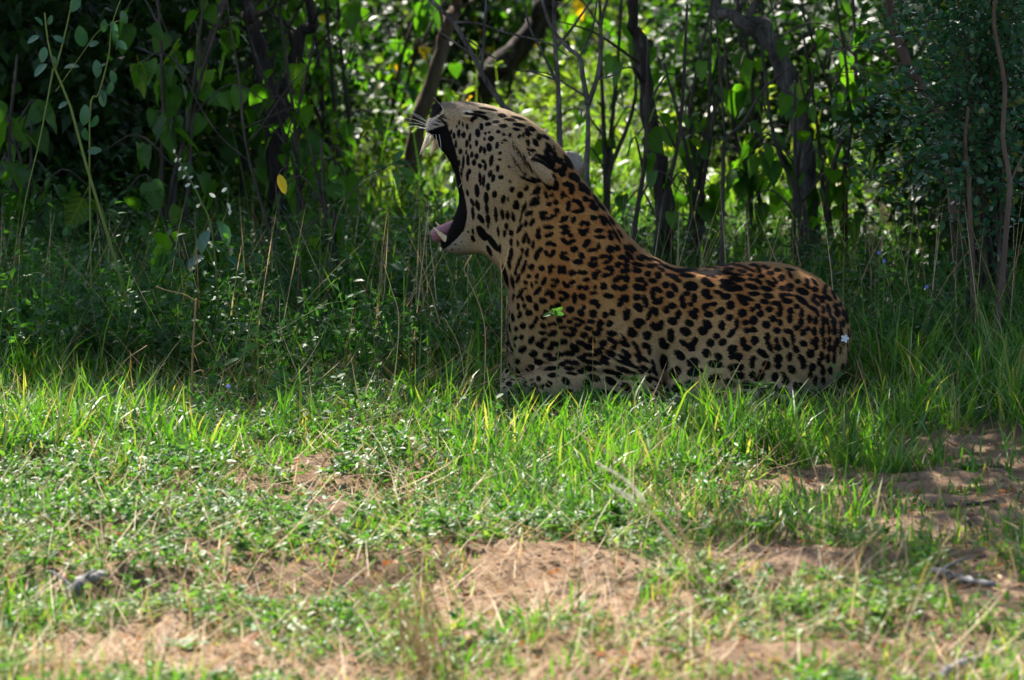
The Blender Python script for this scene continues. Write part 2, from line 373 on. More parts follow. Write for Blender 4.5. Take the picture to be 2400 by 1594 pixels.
def under_leopard(P):
    return (np.abs((P[:, 0] - 0.44) / 0.50)**2 + np.abs((P[:, 1] - 0.02) / 0.20)**2) < 1
# =================================================================== the leopard
# shape is laid out in photo pixels at its own depth (X = column, V = row, Y = pixels of depth away from camera)
OUTL = np.array([(1009,262),(1013,247),(1026,238),(1062,235),(1107,240),(1146,248),(1188,259),(1231,280),(1273,308),(1306,340),(1329,368),(1354,405),
 (1379,441),(1410,483),(1438,523),(1469,562),(1500,592),(1530,611),(1573,627),(1613,630),(1643,628),(1673,622),(1713,617),(1774,615),(1834,619),(1874,629),(1915,649),
 (1947,676),(1971,704),(1989,737),(2000,770),(2002,805),(1996,845),(1975,885),(1940,920),(1880,960),(1600,975),(1300,975),(1170,960),(1165,900),(1180,850),
 (1186,821),(1188,785),(1190,740),(1195,695),(1182,640),(1168,615),(1148,598),(1128,588),(1102,594),(1068,598),(1043,588),(1033,576),(1034,566),(1047,549),(1056,529),
 (1069,505),(1078,480),(1079,455),(1075,430),(1069,404),(1060,380),(1046,356),(1030,341),(1014,330),(1002,318),(996,305),(998,290),(1004,276)], float)
def poly_sdf(P, x, y):
    d = np.full(x.shape, 1e9); s = np.ones(x.shape)
    n = len(P)
    for i in range(n):
        a = P[i]; b = P[i - 1]; e = b - a; wx = x - a[0]; wy = y - a[1]
        t = np.clip((wx * e[0] + wy * e[1]) / (e @ e), 0, 1)
        d = np.minimum(d, (wx - e[0] * t)**2 + (wy - e[1] * t)**2)
        c1 = y >= a[1]; c2 = y < b[1]; c3 = e[0] * wy > e[1] * wx
        flip = (c1 & c2 & c3) | (~c1 & ~c2 & ~c3)
        s = np.where(flip, -s, s)
    return s * np.sqrt(d)
def smin(a, b, k):
    h = np.maximum(k - np.abs(a - b), 0) / k; return np.minimum(a, b) - h * h * k * 0.25
def smax(a, b, k): return -smin(-a, -b, k)
def ell(X, Y, V, c, r):
    p = [(X - c[0]) / r[0], (Y - c[1]) / r[1], (V - c[2]) / r[2]]
    k0 = np.sqrt(p[0]**2 + p[1]**2 + p[2]**2); k1 = np.sqrt((p[0] / r[0])**2 + (p[1] / r[1])**2 + (p[2] / r[2])**2) + 1e-9
    return k0 * (k0 - 1) / k1
def rell(X, Y, V, c, r, ang):           # ellipsoid turned in the picture plane
    ca, sa = math.cos(ang), math.sin(ang); dx = X - c[0]; dv = V - c[2]
    return ell(dx * ca + dv * sa, Y - c[1], -dx * sa + dv * ca, (0, 0, 0), r)
def cone(X, Y, V, a, b, ra, rb, ys=1.0):
    ax, ay, av = a; e = np.array([b[0] - a[0], (b[1] - a[1]) / ys, b[2] - a[2]])
    wx = X - ax; wy = (Y - ay) / ys; wv = V - av
    t = np.clip((wx * e[0] + wy * e[1] + wv * e[2]) / (e @ e), 0, 1)
    d = np.sqrt((wx - e[0] * t)**2 + (wy - e[1] * t)**2 + (wv - e[2] * t)**2) - (ra + (rb - ra) * t)
    return d * np.where(ys < 1, (ys + 1) / 2, 1.0)
def leopard_sdf(X, Y, V):
    A = (X, Y, V)
    # trunk
    d = ell(*A, (1400, 0, 735), (218, 150, 205))
    d = smin(d, cone(*A, (1445, 5, 760), (1700, 20, 785), 165, 160, 0.98), 60)
    d = smin(d, ell(*A, (1800, 45, 785), (212, 172, 178)), 50)
    d = smin(d, cone(*A, (1240, 0, 430), (1375, 0, 640), 112, 178, 0.80), 60)
    d = smin(d, cone(*A, (1255, 0, 640), (1275, 0, 830), 90, 88, 1.1), 40)       # brisket
    # near haunch, knee, hind foot
    d = smin(d, rell(*A, (1790, -95, 800), (192, 92, 128), 0.10), 34)
    d = smin(d, cone(*A, (1700, -130, 850), (1600, -150, 890), 84, 50, 1.0), 40)
    d = smin(d, cone(*A, (1610, -150, 900), (1830, -165, 905), 38, 34, 1.0), 22)
    d = smin(d, cone(*A, (1815, -175, 912), (1690, -200, 916), 24, 22, 1.2), 16)
    # far haunch
    d = smin(d, rell(*A, (1800, 150, 820), (170, 80, 110), 0.05), 40)
    # near shoulder, upper arm, elbow, forearm, paw
    d = smin(d, rell(*A, (1385, -96, 700), (98, 66, 150), -0.42), 46)
    d = smin(d, cone(*A, (1380, -118, 770), (1492, -138, 862), 70, 58, 1.0), 40)
    d = smin(d, cone(*A, (1490, -135, 872), (1300, -140, 884), 54, 44, 1.0), 46)
    d = smin(d, cone(*A, (1300, -142, 888), (1212, -150, 896), 40, 32, 1.1), 34)
    d = smin(d, ell(*A, (1204, -152, 898), (40, 44, 29)), 12)
    for k, oy in enumerate((-184, -163, -142, -121)):                              # toes
        d = smin(d, ell(*A, (1180 - (8 if 0 < k < 3 else 0), oy, 904), (24, 12, 21)), 6)
    # far arm
    d = smin(d, cone(*A, (1400, 100, 780), (1480, 130, 880), 66, 50, 1.0), 40)
    d = smin(d, cone(*A, (1480, 132, 880), (1260, 110, 892), 48, 36, 1.0), 24)
    d = smin(d, ell(*A, (1214, 104, 900), (48, 42, 28)), 14)
    # tail, round behind the rump
    tp = [(1965, 90, 850, 34), (2000, 180, 890, 27), (1960, 270, 906, 23), (1840, 320, 910, 21), (1720, 330, 910, 20), (1620, 320, 912, 17)]
    for a, b in zip(tp[:-1], tp[1:]):
        d = smin(d, cone(*A, a[:3], b[:3], a[3], b[3], 1.0), 20)
    # wrinkles of skin gathered behind the shoulder
    wr = np.exp(-(((X - 1440) / 95)**2 + ((V - 800) / 62)**2)) * (Y < 0)
    d = d + wr * 3.2 * np.sin((0.55 * (X - 1400) + 1.0 * (V - 770)) * 0.16 + 0.4 * np.sin(X * 0.03))
    cr = np.exp(-((X - 1548 - 0.10 * (V - 850)) / 12)**2) * smooth(740, 850, V) * (Y < -60)
    d = d + cr * 14
    # hollow in front of the shoulder blade, blade itself, and the fold along the top of the forearm
    d = d - 9 * np.exp(-(((X - 1400) / 70)**2 + ((V - 690) / 80)**2)) * (Y < 0) + 8 * np.exp(-(((X - 1296 - 0.25 * (V - 700)) / 22)**2)) * smooth(620, 680, V) * smooth(850, 790, V) * (Y < -40)
    d = d + 7 * np.exp(-((V - 848 - 0.10 * (X - 1350)) / 9)**2) * smooth(1230, 1280, X) * smooth(1500, 1430, X) * (Y < -60)
    d = d + 7 * np.exp(-((X - 1600 - 0.9 * (V - 740)) / 26)**2) * smooth(660, 720, V) * smooth(880, 820, V) * (Y < -60)
    body = d
    # head
    h = ell(*A, (1200, 0, 345), (108, 84, 96))
    h = smin(h, ell(*A, (1262, 0, 398), (96, 92, 92)), 40)
    h = smin(h, cone(*A, (1135, 0, 300), (1045, 0, 276), 62, 41, 0.95), 30)
    h = smin(h, ell(*A, (1105, 0, 268), (60, 54, 30)), 22)                         # brow
    for sy in (-1, 1):
        h = smin(h, ell(*A, (1026, sy * 23, 294), (33, 24, 30)), 10)               # whisker pad
        h = smin(h, ell(*A, (1158, sy * 60, 385), (72, 40, 88)), 34)               # cheek
        h = smin(h, cone(*A, (1160, sy * 48, 440), (1085, sy * 28, 548), 56, 36, 1.0), 22)   # jaw
        h = smin(h, cone(*A, (1120, sy * 58, 330), (1190, sy * 76, 372), 22, 26, 1.0), 18)   # cheek bone
    for sy in (-1, 1):                                                              # stretched lips between the jaws
        h = smin(h, rell(*A, (1088, sy * 44, 408), (42, 17, 118), 0.06), 14)
        h = smin(h, ell(*A, (1072, sy * 38, 346), (48, 20, 50)), 14)
        h = smin(h, ell(*A, (1088, sy * 38, 520), (38, 16, 56)), 14)
    h = smin(h, ell(*A, (1075, 0, 566), (50, 38, 34)), 20)                         # chin
    h = smin(h, cone(*A, (1170, 0, 500), (1215, 0, 620), 80, 100, 0.85), 40)
    h = smin(h, ell(*A, (1021, 0, 250), (16, 19, 14)), 6)                          # nose
    for sy in (-1, 1):                                                              # eye slit and its lids
        h = smin(h, ell(*A, (1103, sy * 52, 268), (20, 12, 8)), 6)
        h = smax(h, -ell(*A, (1101, sy * 63, 264), (19, 9, 3.4)), 4)
    d = smin(body, h, 40)
    # mouth hollow
    d = smax(d, -ell(*A, (1042, 0, 446), (72, 31, 116)), 10)
    # hollow behind the jaw
    gx = 1236 - 0.32 * (V - 425)
    d = d + 7.5 * np.exp(-((X - gx) / 15)**2) * smooth(405, 440, V) * smooth(590, 540, V) * smooth(30, 60, np.abs(Y))
    d = d - 5.0 * np.exp(-(((X - 1170) / 40)**2 + ((V - 420) / 60)**2)) * smooth(30, 60, np.abs(Y))
    # ruff / neck muscle relief
    d = d + 2.6 * np.sin(X * 0.021 + V * 0.013) * np.sin(Y * 0.02 + V * 0.017) * smooth(1150, 1300, X)
    # the outline trims the flesh
    kk = 16 + 34 * smooth(1150, 1320, X)
    d = smax(d, poly_sdf(OUTL, X[:, :1, :], V[:, :1, :]) - kk * 0.16 + 0 * Y, kk) if X.ndim == 3 else smax(d, poly_sdf(OUTL, X, V) - kk * 0.16, kk)
    d = smax(d, V - 936, 26)
    # ears laid back, hollow underneath
    e = rell(X, Y + 118 + (X - 1258) * 0.45, V, (1266, 0, 394), (46, 17, 25), 0.84)
    d = smin(d, e, 5)
    d = smax(d, -rell(X, Y + 138 + (X - 1258) * 0.45, V, (1252, 0, 402), (38, 17, 8), 0.84), 3)
    e = rell(X, Y - 84, V, (1338, 0, 394), (30, 15, 34), -0.5)
    d = smin(d, e, 12)
    return d

def leopard_mesh(step=2.7):
    lo = np.array([950., -260., 215.]); hi = np.array([2060., 370., 950.])
    B = 8
    nb = np.ceil((hi - lo) / (step * B)).astype(int); n = nb * B + 1
    # coarse pass: which blocks hold surface
    bc = [lo[k] + (np.arange(nb[k]) + 0.5) * step * B for k in range(3)]
    XX, YY, VV = np.meshgrid(*bc, indexing='ij')
    dc = leopard_sdf(XX, YY, VV)
    keep = np.argwhere(np.abs(dc) < step * B * 1.25)
    D = np.repeat(np.repeat(np.repeat(dc, B, 0), B, 1), B, 2).astype(np.float32)
    D = np.pad(D, ((0, 1),) * 3, mode='edge')
    off = np.arange(B + 1)
    I = keep[:, 0, None, None, None] * B + off[None, :, None, None]
    J = keep[:, 1, None, None, None] * B + off[None, None, :, None]
    K = keep[:, 2, None, None, None] * B + off[None, None, None, :]
    I, J, K = np.broadcast_arrays(I, J, K)
    I = I.ravel(); J = J.ravel(); K = K.ravel()
    lin = np.unique((I * n[1] + J) * n[2] + K)
    K = lin % n[2]; J = (lin // n[2]) % n[1]; I = lin // (n[1] * n[2])
    vals = np.empty(len(lin), np.float32)
    for c in range(0, len(lin), 400000):
        s_ = slice(c, c + 400000)
        vals[s_] = leopard_sdf(lo[0] + I[s_] * step, lo[1] + J[s_] * step, lo[2] + K[s_] * step)
    D[I, J, K] = vals
    # surface nets
    neg = D < 0
    cs = [D[i:D.shape[0] - 1 + i, j:D.shape[1] - 1 + j, k:D.shape[2] - 1 + k] for i in (0, 1) for j in (0, 1) for k in (0, 1)]
    cnt = sum((c < 0).astype(np.int8) for c in cs)
    act = np.argwhere((cnt > 0) & (cnt < 8))
    ids = np.full(cs[0].shape, -1, np.int32); ids[tuple(act.T)] = np.arange(len(act))
    cor = [(i, j, k) for i in (0, 1) for j in (0, 1) for k in (0, 1)]
    cv = np.stack([c[tuple(act.T)] for c in cs], 1)
    acc = np.zeros((len(act), 3)); w = np.zeros(len(act))
    for a in range(8):
        for b in range(a + 1, 8):
            df = np.array(cor[b]) - np.array(cor[a])
            if np.abs(df).sum() != 1: continue
            va, vb = cv[:, a], cv[:, b]; cr = (va < 0) != (vb < 0)
            t = np.where(cr, va / np.where(cr, va - vb, 1), 0)
            acc += np.where(cr[:, None], np.array(cor[a]) + t[:, None] * df, 0); w += cr
    vert = lo + (act + acc / w[:, None]) * step
    quads = []
    for ax in range(3):
        o1, o2 = [(1, 2), (2, 0), (0, 1)][ax]
        sl0 = [slice(1, -1)] * 3; sl0[ax] = slice(0, -1)
        sl1 = list(sl0); sl1[ax] = slice(1, None)
        a = neg[tuple(sl0)]; b = neg[tuple(sl1)]
        e = np.argwhere(a != b); base = e + 1; base[:, ax] -= 1
        inside = a[tuple(e.T)]
        def idx(da, db):
            q = base.copy(); q[:, o1] -= da; q[:, o2] -= db
            return ids[tuple(q.T)]
        q = np.stack([idx(0, 0), idx(1, 0), idx(1, 1), idx(0, 1)], 1)
        q[~inside] = q[~inside][:, ::-1]
        quads.append(q)
    Q = np.concatenate(quads); Q = Q[(Q >= 0).all(1)]
    # keep the biggest connected shell
    lab = np.arange(len(vert))
    ed = np.concatenate([Q[:, [0, 1]], Q[:, [1, 2]], Q[:, [2, 3]], Q[:, [3, 0]]])
    while True:
        m = np.minimum(lab[ed[:, 0]], lab[ed[:, 1]]); old = lab.copy()
        np.minimum.at(lab, ed[:, 0], m); np.minimum.at(lab, ed[:, 1], m); lab = lab[lab]
        if (lab == old).all(): break
    big = np.bincount(lab).argmax(); kv = lab == big
    Q = Q[kv[Q[:, 0]]]; re = np.cumsum(kv) - 1; Q = re[Q]; vert = vert[kv]
    # pull onto the surface
    for _ in range(3):
        e = 1.0; X, Y, V = vert.T
        d0 = leopard_sdf(X, Y, V)
        g = np.stack([leopard_sdf(X + e, Y, V) - d0, leopard_sdf(X, Y + e, V) - d0, leopard_sdf(X, Y, V + e) - d0], 1)
        g2 = (g**2).sum(1) + 1e-6
        vert = vert - np.clip(d0 / g2, -1.2, 1.2)[:, None] * g * 0.8
    nrm = g / np.sqrt(g2)[:, None]
    return vert, Q, nrm

def px_world(v):                      # laid-out pixels -> metres
    w = at(v[:, 0], v[:, 2], 0.0); w[:, 1] += v[:, 1] * SPX
    return w

# ---- coat: every dark mark, shading strokes painted by the ear too, as (column, row, half width, half height, turn in degrees) on the head, in crop units
FACE = """805 260 36 20 10;870 297 44 14 5;815 350 36 18 3;690 335 20 14 0;665 280 30 15 28;755 317 23 11 -4;945 338 52 16 8;925 378 31 14 8;1050 370 36 20 25;
1015 400 22 40 -25;940 280 58 12 15;1110 435 26 32 -20;1080 485 22 42 -35;1165 435 34 18 35;1020 485 18 34 -14;1055 552 32 14 5;1190 525 24 50 -30;1258 540 28 44 -25;
870 425 14 18 0;820 422 15 12 0;775 400 18 14 0;945 435 12 21 10;980 425 9 18 10;715 457 21 21 0;830 470 16 9 0;805 490 9 9 0;765 515 12 22 10;700 530 19 30 -10;660 460 7 12 0;
670 415 9 10 0;700 405 9 9 0;605 410 19 31 -10;635 355 15 25 -5;570 285 30 14 -40;620 235 40 9 8;690 205 60 9 10;600 262 60 6 14;487 422 16 23 5;447 410 12 30 0;540 445 9 28 5;515 495 11 25 0;423 500 9 26 0;408 430 9 20 0;
517 355 10 20 -8;480 335 6 16 -5;450 320 6 14 0;430 350 5 10 0;385 395 7 16 0;460 560 14 20 5;595 495 12 22 0;545 525 6 14 0;628 548 10 25 5;662 560 11 27 -5;557 590 11 20 5;595 605 14 22 10;510 570 6 14 0;
525 635 11 38 0;575 655 16 22 0;485 655 9 46 3;625 685 14 18 -20;650 645 12 12 0;668 690 11 28 0;718 640 15 40 10;790 580 13 12 0;788 633 11 9 0;452 655 5 22 0;770 705 13 25 0;860 690 8 8 0;
798 778 20 16 0;708 750 14 26 15;733 790 14 28 12;625 790 11 44 -4;655 810 10 40 4;690 860 14 28 0;600 890 17 46 -6;745 920 19 26 0;675 950 17 42 -3;815 962 17 30 10;855 960 6 14 0;885 880 17 20 15;
870 810 8 11 0;950 922 20 24 10;520 905 10 22 -15;560 985 11 28 -25;605 1010 15 38 -15;565 1075 12 44 -5;680 1040 13 36 -5;630 1120 18 38 -32;690 1125 16 34 -8;755 1085 13 50 -4;810 1085 12 30 -4;850 1095 12 28 -4;
900 1115 10 22 -4;920 985 18 16 10;915 1025 20 14 20;985 1025 13 38 18;840 1180 10 22 0;880 1235 15 22 0;825 1240 10 20 0;775 1230 8 36 -5;880 1310 10 22 0;935 1320 7 16 0;565 1285 13 24 -20;525 1228 5 8 0;565 1225 7 20 -5;
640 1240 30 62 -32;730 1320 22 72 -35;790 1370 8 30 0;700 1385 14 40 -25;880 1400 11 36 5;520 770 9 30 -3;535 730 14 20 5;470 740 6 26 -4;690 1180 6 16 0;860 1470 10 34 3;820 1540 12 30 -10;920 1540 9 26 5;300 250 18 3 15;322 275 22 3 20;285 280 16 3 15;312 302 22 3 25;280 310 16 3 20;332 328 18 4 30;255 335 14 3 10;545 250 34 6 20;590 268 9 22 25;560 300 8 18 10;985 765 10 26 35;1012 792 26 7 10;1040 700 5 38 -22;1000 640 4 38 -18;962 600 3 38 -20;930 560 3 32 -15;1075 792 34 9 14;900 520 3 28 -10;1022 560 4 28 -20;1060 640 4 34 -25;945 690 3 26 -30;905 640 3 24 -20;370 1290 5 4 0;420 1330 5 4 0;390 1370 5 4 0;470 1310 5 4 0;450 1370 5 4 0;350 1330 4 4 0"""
FACE = np.array([[float(q) for q in t.split()] for t in FACE.replace('\n', '').split(';') if t.strip()])
FS = 600 / 2138.0
FACE[:, 0] = FACE[:, 0] * FS + 950; FACE[:, 1] = FACE[:, 1] * FS + 200; FACE[:, 2:4] *= FS * np.where((FACE[:, 0] > 1165) & (FACE[:, 1] < 360), 0.90, 1.08)[:, None]
LIPS = np.array([(1000,310),(1014,303),(1030,298),(1047,294),(1056,314),(1063,340),(1069,358),(1074,385),(1078,412),(1085,444),(1091,470),(1095,495),(1093,515),(1087,538),(1072,556),(1058,568),(1044,581),(1033,584),(1025,566),(1045,545),(1060,500),(1066,470),(1060,420),(1040,365),(1018,345),(1004,332)], float)
NOSE = np.array([(1000,270),(1003,244),(1016,234),(1028,238),(1034,256),(1028,264),(1012,274)], float)
EARB = np.array([(1243,368),(1256,362),(1276,368),(1292,384),(1298,402),(1288,402),(1270,390),(1252,384),(1244,379)], float)
EAR_SHADE = np.array([(1218,414),(1234,421),(1252,425),(1266,428),(1260,432),(1240,429),(1220,420)], float)  # shadow under the ear base, painted into the coat as a dark line

# the same for neck and body: lists keyed by the corner of the detail they were measured in and its scale
MARKS = {}
MARKS[(1170, 440, 6.03)] = """175 45 40 25 -55;375 15 35 28 -50;525 40 55 40 -60;500 85 55 18 -20;285 110 42 38 90;55 185 58 30 -75;120 180 28 12 90;235 265 50 40 80;345 290 62 24 -68;495 175 65 28 -25;490 235 70 26 -15;640 85 22 28 0;660 135 25 22 0;730 110 22 30 60;690 240 38 30 0;785 215 40 32 70;690 15 35 20 0;790 20 25 32 90;880 110 48 28 -80;935 125 15 15 0;1010 45 55 30 90;1190 25 80 40 5;1200 165 48 38 30;1345 145 50 22 55;1300 200 40 25 35;1320 280 70 42 25;1430 265 70 25 45;960 265 68 32 -80;1060 195 50 24 20;1125 235 58 28 60;1155 310 40 35 90;1085 345 70 25 0;610 365 55 30 0;600 430 40 32 30;690 440 45 20 0;755 405 50 22 -25;800 330 40 32 0;40 390 58 22 80;115 400 48 20 90;195 430 38 20 80;185 390 30 10 80;300 440 40 10 -75;390 375 38 26 -60;440 365 35 22 -50;455 490 55 32 -70;368 515 40 22 90;905 450 68 36 -35;1030 460 48 34 -75;1150 510 42 32 -40;1230 520 40 30 60;1310 435 52 38 15;1420 430 45 25 40;1455 495 50 40 40;1510 470 75 14 55;1575 470 65 20 55;680 560 70 28 5;690 670 60 32 -20;540 620 45 25 -70;540 690 45 35 60;285 580 60 24 -62;100 560 38 18 85;168 650 32 26 90;70 655 40 18 90;900 560 55 28 -5;920 635 58 36 -15;995 685 28 26 0;890 745 40 26 30;950 790 55 26 10;1010 765 48 24 -20;1140 630 45 36 50;1170 665 40 30 0;1205 625 48 26 -50;1385 615 60 32 0;1400 705 62 24 3;1540 640 40 28 60;1555 715 45 32 40;1635 690 90 20 62;1685 650 65 16 60;370 670 36 22 80;340 745 48 26 85;410 755 40 18 85;165 775 40 20 90;255 800 30 12 90;470 810 50 20 -80;690 790 50 26 -10;760 815 38 22 20;320 890 38 18 90;385 915 55 24 -80;165 945 68 22 -82;1215 790 62 42 -35;1190 830 35 30 0;1300 890 68 24 -12;1370 840 48 26 -70;565 885 45 34 -50;520 960 60 34 -80;655 930 42 24 70;745 930 50 32 -55;715 965 30 22 0;900 930 38 20 0;870 985 38 26 40;930 1010 45 26 25;1040 880 50 44 0;1145 970 48 36 50;1090 1055 68 36 5;1315 1015 48 32 0;1260 1090 40 34 50;1320 1105 45 32 -30;1445 980 50 26 -10;1540 1000 36 40 0;1490 1060 50 24 -15;1540 880 60 52 0;1640 860 46 34 70;1770 855 42 28 30;1785 945 35 25 30;1700 990 50 32 0;1775 1030 40 28 30;1650 1095 50 38 -20;1765 1100 42 28 30;290 1000 45 20 -70;265 1075 42 20 -80;340 1120 80 24 -70;145 1110 35 14 90;445 1120 45 40 0;590 1140 42 40 0;725 1120 45 30 -10;710 1175 40 28 -70;870 1135 55 28 5;850 1190 40 30 0;905 1190 35 26 80;1010 1210 48 42 0;1150 1205 65 30 5;1320 1250 55 42 80;1370 1200 36 28 -30;1520 1140 60 24 -10;1560 1190 45 28 -80;1480 1245 60 28 -8;1745 1180 62 32 -10;220 1195 35 18 90;410 1255 30 26 0;525 1245 35 24 -70;85 1240 120 24 75;260 1285 60 24 -65;180 1330 80 22 78;365 1340 28 26 0;515 1335 22 20 0;455 1375 30 14 80;620 1320 55 30 -65;740 1305 22 20 0;805 1320 38 30 70;755 1385 36 28 0;900 1360 32 24 80;940 1390 40 30 20;1010 1340 40 32 -20;1205 1305 45 28 0;1640 1290 70 34 -30;1770 1290 48 40 60;1600 1410 45 40 50;1720 1420 60 42 -30;1115 1410 40 36 0;1205 1420 38 36 0;1325 1410 28 26 0;1440 1395 48 50 0;290 1490 70 28 -60;370 1420 20 16 0;530 1460 70 30 -50;670 1480 48 30 -40;740 1510 50 26 85;880 1480 60 24 15;925 1510 40 22 40;1300 1490 45 26 -10;1510 1530 70 35 10;1735 1550 50 35 0;1150 1530 50 30 20;1045 1535 40 26 85;415 1545 45 28 50;195 1530 40 16 -80"""
MARKS[(1440, 540, 6.03)] = """150 245 50 24 35;215 295 40 22 50;235 250 60 22 40;185 360 75 26 45;70 385 50 30 0;145 425 40 25 35;335 400 60 30 25;415 385 80 22 25;560 415 60 14 20;130 500 36 28 20;300 485 75 24 12;290 575 60 36 0;120 580 60 32 -5;250 530 24 18 0;480 505 60 30 0;550 490 40 18 10;635 555 50 26 25;690 505 80 22 25;790 540 50 14 15;440 615 45 38 0;585 640 52 48 80;505 715 60 34 15;325 700 62 34 0;405 760 38 28 60;40 680 46 26 -20;135 690 45 38 70;90 815 60 40 -20;290 805 60 48 10;365 825 44 36 0;790 650 90 30 18;850 700 60 30 35;1000 640 95 26 5;690 775 50 48 0;815 815 68 36 55;750 910 62 50 0;1045 790 100 66 5;545 830 60 34 -10;505 910 75 36 85;570 1010 70 40 0;625 965 30 30 0;615 865 25 30 60;280 945 55 46 0;400 1005 85 36 75;300 1090 75 52 40;65 980 45 40 -60;130 965 42 50 0;45 1040 40 42 0;140 1160 55 50 -45;130 1230 45 42 0;310 1300 80 56 0;300 1350 40 30 0;210 1450 72 58 20;195 1400 40 36 0;420 1480 62 60 -60;520 1130 60 44 20;455 1200 68 34 -70;555 1180 32 34 0;510 1340 46 42 60;610 1320 60 42 -60;565 1375 75 40 0;775 1065 62 44 10;690 1125 50 42 70;780 1280 70 52 20;860 1190 65 40 -75;985 895 48 28 10;915 970 38 60 0;935 1060 50 40 30;1090 960 45 60 0;1040 1045 38 30 0;1060 1175 60 44 20;1105 1135 38 40 0;1095 1220 40 34 0;1260 725 70 52 20;1320 770 60 34 10;1255 885 60 55 0;1290 945 60 34 10;1430 885 60 30 15;1530 940 70 42 -5;1560 735 105 34 12;1560 820 110 40 18;1710 820 65 32 20;1700 690 100 30 10;1370 600 120 30 10;1200 600 70 22 10;1330 650 60 16 15;1600 545 60 22 0;1780 580 40 20 10;1400 530 80 12 5;1530 500 60 12 0;1700 490 70 16 10;1650 625 110 12 5;1540 590 70 14 5;1440 565 40 12 10;880 580 60 14 10;1050 570 70 16 5;1080 545 60 10 5;940 560 50 14 10;1245 1070 60 36 -15;1225 1110 30 30 0;1290 1190 60 42 15;1360 1045 46 28 0;1450 1140 65 48 -30;1590 1060 62 58 60;1570 1230 52 46 0;1745 1170 55 56 0;1730 970 45 40 60;1780 1020 40 40 0;1015 1310 65 44 20;960 1425 80 58 30;1265 1325 75 48 45;1205 1415 68 60 15;1465 1345 45 68 0;1670 1320 70 30 95;1590 1450 75 38 -50;1390 1490 46 38 0;755 1480 90 50 85;1790 1300 40 36 0"""
MARKS[(1440, 700, 6.03)] = """640 620 52 72 -10;690 665 46 44 0;95 555 55 20 50;105 630 80 34 28;265 660 46 24 50;300 740 65 20 55;235 625 30 22 40;395 655 45 42 0;455 720 60 26 90;130 765 80 30 38;110 840 95 26 32;290 810 50 26 40;370 840 80 22 30;310 870 30 26 0;510 920 65 24 70;520 1010 70 26 55;140 910 150 24 20;90 990 100 32 20;400 985 85 30 35;330 1020 40 20 30;250 1045 40 24 30;30 1070 60 36 45;435 1130 55 40 10;560 1140 95 18 30;665 885 100 56 85;880 790 90 52 42;815 1035 85 66 -55;1060 895 85 62 -10;1085 1025 105 58 -10;1245 765 58 62 0;1410 810 62 44 30;1360 915 100 48 5;930 620 55 36 40;1085 600 60 44 -60;1030 660 62 46 0;1050 710 45 30 0;1305 620 55 55 0;1470 610 58 46 -25;1600 700 68 52 -15;1595 800 50 48 0;1690 815 50 55 0;1640 950 100 42 0;1580 970 40 40 0;1670 1075 80 46 5;1340 1110 105 50 -25;1550 1175 75 58 30;1245 1275 75 62 0;1525 1315 75 48 30;1390 1360 100 34 5;1010 1190 60 55 0;850 1240 80 60 -20;1050 1385 110 34 15;1000 1460 100 26 10;520 1270 55 52 60;640 1285 35 50 0;125 1230 70 46 40;320 1200 50 26 60;230 1330 60 34 40;350 1380 40 60 0;50 1430 60 60 0;1790 1200 60 50 -30;1770 1350 70 44 20;1660 1460 90 40 0;1750 600 55 46 70;1790 690 50 40 50;1350 1500 90 30 0"""
MARKS[(1170, 690, 6.03)] = """265 165 40 22 90;350 155 34 22 90;415 65 52 32 50;325 60 24 18 90;605 85 55 42 15;515 175 52 32 75;740 25 34 36 0;735 190 38 42 0;820 150 42 36 20;865 70 34 26 40;935 40 28 36 70;410 255 45 48 0;285 285 45 28 -75;650 255 42 32 50;1040 70 60 30 85;1150 40 50 32 30;985 210 55 48 0;1130 260 55 40 55;1170 180 36 28 80;1305 105 60 38 0;1365 160 34 36 0;1295 270 55 55 0;1465 290 42 42 0;1565 250 40 45 0;520 325 26 24 0;495 380 26 24 0;610 320 36 28 15;840 355 50 30 35;875 285 50 22 15;330 435 40 42 0;235 470 28 24 -60;450 445 34 40 50;610 435 42 30 40;700 420 28 28 0;775 405 42 28 0;975 380 40 28 10;1060 340 42 20 15;1140 375 46 22 30;1090 430 46 24 5;1265 380 52 32 8;1400 400 40 46 0;1530 410 46 46 0;890 455 52 22 0;1025 485 56 26 25;1235 475 52 30 10;1385 480 46 26 35;600 535 48 28 0;740 545 65 38 -20;925 545 36 28 10;1000 560 56 32 0;1170 565 52 44 0;1345 545 56 38 0;1555 545 70 40 10;310 595 28 32 60;220 610 30 36 50;445 635 55 38 -60;615 635 52 30 -20;890 655 58 40 0;565 705 60 38 30;770 690 60 34 10;710 750 46 30 0;120 670 32 34 0;325 765 58 42 -35;1120 670 58 34 20;1275 635 48 44 0;1225 730 65 40 20;1435 680 46 52 80;1045 745 75 45 45;1550 640 65 26 30;1605 690 30 46 0;1585 745 36 30 0;475 830 56 48 0;670 845 60 36 10;845 830 56 30 0;970 820 70 38 5;1140 875 56 28 0;1255 840 85 24 8;1365 795 60 30 20;1415 755 40 16 15;1545 830 68 40 30;750 905 65 28 -5;545 945 62 42 20;1010 945 95 34 12;875 975 46 28 0;1275 945 130 28 10;1455 940 70 26 28;1465 885 55 22 20;1245 1030 90 34 12;970 1035 60 26 0;1135 1075 55 34 10;430 1030 45 60 80;250 930 45 40 0;740 1130 60 28 0;1000 1105 60 16 10;1530 1080 85 30 12;1650 1130 70 34 40;1310 1165 85 44 18;1540 1210 90 46 28;920 1210 65 40 40;1215 1240 60 40 50;480 1290 45 55 0;345 1240 25 40 0;545 1180 28 34 0;590 1280 36 28 0;445 1195 20 14 0;1400 1360 60 45 20;690 1250 45 40 0;720 1040 90 25 -10;1550 1380 70 50 10;960 1370 70 45 0;640 1400 50 40 0"""
